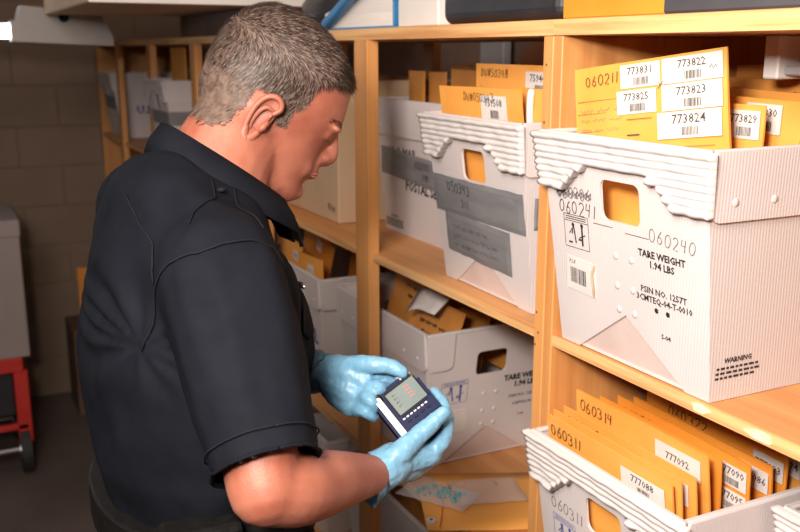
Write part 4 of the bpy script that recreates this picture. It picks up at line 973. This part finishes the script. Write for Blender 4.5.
# ---------------- device and gloved hands. HF: frame at the meter, x along its long reach, y up, z towards the room
HF=Matrix(((.4484,-.2022,.8706,-.9352),(.8938,.1015,-.4368,-.2973),(0,.9741,.2262,1.2304),(0,0,0,1)))
mm=lambda x,y,z: HF@V((x/1000,y/1000,z/1000))
e1=V((45.8,33.7,-12)); e2=V((44.6,-51.8,25)); e3=-(e1.cross(e2)).normalized()
hx=e1.length/2000*1.12; hy=e2.length/2000*1.08
R_=HF.to_3x3(); dx=(R_@e1).normalized(); dn=(R_@e3).normalized(); dy=dn.cross(dx)
DV=frame(HF.translation,dx,dy)
dev=thing('handheld_meter','dark blue handheld meter with a grey screen held in both gloved hands','meter'); dev.matrix_world=DV
def dbox(name,x0,x1,y0,y1,z0,z1,m,bev,par=dev,seg=3):
    bm=bmesh.new(); box(bm,x0,x1,y0,y1,z0,z1,0)
    es=[e for e in bm.edges if abs(e.verts[0].co.z-e.verts[1].co.z)>(z1-z0)*.5]
    if bev: bmesh.ops.bevel(bm,geom=es,offset=bev,segments=5,affect='EDGES')
    top=[e for e in bm.edges if all(v.co.z>z1-1e-6 for v in e.verts) or all(v.co.z<z0+1e-6 for v in e.verts)]
    if bev: bmesh.ops.bevel(bm,geom=top,offset=min(bev*.35,(z1-z0)*.4),segments=2,affect='EDGES')
    return mobj(name,bm,m,par,smooth=False)
dbox('case',-hx,hx,-hy,hy,-.036,0,'device_blue',.014); dbox('bezel',-hx*.55,hx*.88,-hy*.12,hy*.86,-.001,.0012,'device_dark',.004)
sc_=dbox('screen',-hx*.46,hx*.80,-hy*.02,hy*.76,.0008,.0017,'screen',0)
bm=bmesh.new(); b2=bmesh.new()
for k in range(4):
    ribbon(bm,[(-hx*.26+.0012*math.sin(i*2+k),hy*(.60-.13*k)+.0012*math.cos(i*2.4)) for i in range(6)]+[(-hx*.26+.004,hy*(.60-.13*k))],.0007,z=.0019)
    ribbon(b2,[(hx*.26+.0014*i,hy*(.62-.12*k)+.0009*math.sin(i*2+k)) for i in range(6)],.0007,z=.0019)
mobj('display_marks',bm,'ink',sc_); mobj('display_marks',b2,'red_ink',sc_)
bm=bmesh.new()
for k in range(7): ribbon(bm,[(-hx*.48+k*.0055,-hy*.17),(-hx*.48+k*.0055+.0032,-hy*.17)],.0018,z=.0009)
mobj('icon_row',bm,'paper',dev)
for r_ in range(2):
    for k in range(4): dbox('key',-hx*.40+k*.0095,-hx*.40+k*.0095+.0065,-hy*(.36+.2*r_),-hy*(.28+.2*r_),-.001,.0015,'device_dark',.0012)
st=dbox('side_stripe',-hx*.90,-hx*.66,-hy*.86,hy*.86,-.001,.0009,'strip_pink',.0015); bm=bmesh.new(); ribbon(bm,[(-hx*.86,hy*.70),(-hx*.80,hy*.78),(-hx*.78,hy*.68),(-hx*.71,hy*.76)],.0014,z=.0012); mobj('logo_mark',bm,'red_ink',st)
bm=bmesh.new(); cyl(bm,(hx*.60,hy*.9,-.010),(hx*.60,hy+.006,-.010),.0090,16); mobj('port_knob',bm,'white_plastic',dev,smooth=False)

def glove(pieces,name,label,voxel=.0022,cuff=None):
    bm=bmesh.new()
    for P,R in pieces: tube(bm,[mm(*p) for p in P],[r/1000 for r in R],14,4)
    bm=remesh(bm,voxel,5,.5); bm.normal_update()
    for v,d in [(v,v.normal*(.0009*noise.noise(v.co*120)+.0006*noise.noise(v.co*260))) for v in bm.verts]: v.co+=d
    g_=mobj(name,bm,'glove',person,smooth=True,label=label)
    if cuff:
        c0,c1,r0=cuff; c0=mm(*c0);c1=mm(*c1); ax=(c1-c0).normalized(); sx=ax.cross(V((0,0,1))).normalized(); sy=ax.cross(sx); rows=[]; b=bmesh.new()
        for k,(t,r) in enumerate(((0,.98),(.35,1.02),(.7,1.08),(1,1.17))):
            c=c0+(c1-c0)*t; rows.append([b.verts.new(c+(sx*math.cos(a)+sy*math.sin(a))*(r0/1000)*r*(1+.05*math.sin(3*a+k)+.04*math.sin(7*a)*(k/3))) for a in [2*math.pi*i/28 for i in range(28)]])
        for a_,b_ in zip(rows,rows[1:]):
            for i in range(28): b.faces.new((a_[i],a_[(i+1)%28],b_[(i+1)%28],b_[i]))
        bmesh.ops.solidify(b,geom=b.faces[:],thickness=.0008); mobj('glove_cuff',b,'glove',g_,smooth=True)
    return g_
# right hand: under the meter, thumb across its face, fingers behind
glove([([(-44,-71,42),(-32,-66,36),(-20,-60,28)],[25,25,24]),
  ([(-30,-62,34),(-4,-58,16),(22,-56,2)],[19,19,16]),([(-30,-70,30),(-4,-70,6),(16,-66,-12)],[19,18,15]),([(-32,-74,24),(-8,-76,-4),(6,-74,-26)],[17,16,14]),
  ([(18,-57,4),(36,-43,0),(45,-24,-14),(40,0,-32),(30,12,-44)],[12.5,11,10,9,8]),
  ([(14,-66,-12),(34,-50,-20),(42,-28,-36),(30,-6,-52)],[12,11,10,8.5]),
  ([(6,-72,-26),(24,-58,-38),(28,-36,-54),(12,-14,-60)],[11.5,10.5,9.5,8]),
  ([(-4,-76,-36),(10,-64,-50),(12,-46,-62),(-4,-26,-64)],[10.5,9,8,7]),
  ([(-30,-62,40),(-12,-47,38),(4,-33,28),(23,-18,21),(40,-3,17)],[17,14.5,12,10.5,8.5])],
  'glove','light blue glove on the right hand, thumb on the meter',cuff=((-40,-70,41),(-56,-78,50),27))
# left hand: reaching from behind, thumb along the top edge, fingers at the near-left edge and behind
glove([([(-112,34,-72),(-98,32,-66),(-84,30,-58)],[24,25,26]),
  ([(-92,36,-60),(-72,34,-48),(-58,30,-40)],[23,22,17]),([(-92,20,-56),(-72,12,-44),(-58,6,-36)],[23,22,16]),
  ([(-92,8,-52),(-74,-2,-40),(-60,-4,-30)],[15,15,12]),
  ([(-84,42,-50),(-62,48,-36),(-40,49,-24),(-22,47,-20),(-9,40,-18)],[15,12.5,11,9.5,8]),
  ([(-58,26,-42),(-36,34,-44),(-20,30,-48),(-6,16,-50)],[12,10.5,9.5,8.5]),
  ([(-58,14,-38),(-44,22,-22),(-36,20,-20),(-26,18,-42)],[11.5,10,9,8]),
  ([(-60,4,-32),(-52,10,-14),(-47,6,-8),(-44,-1,-12)],[11,9.5,8.8,8]),
  ([(-64,-6,-28),(-56,-6,-14),(-50,-9,-12),(-44,-14,-18)],[10,8.5,8,7])],
  'glove','light blue glove on the left hand, thumb along the top of the meter',cuff=((-106,33,-70),(-124,36,-78),25))
for o in bpy.data.objects:
    for k in ('_w','_h'):
        if k in o: del o[k]
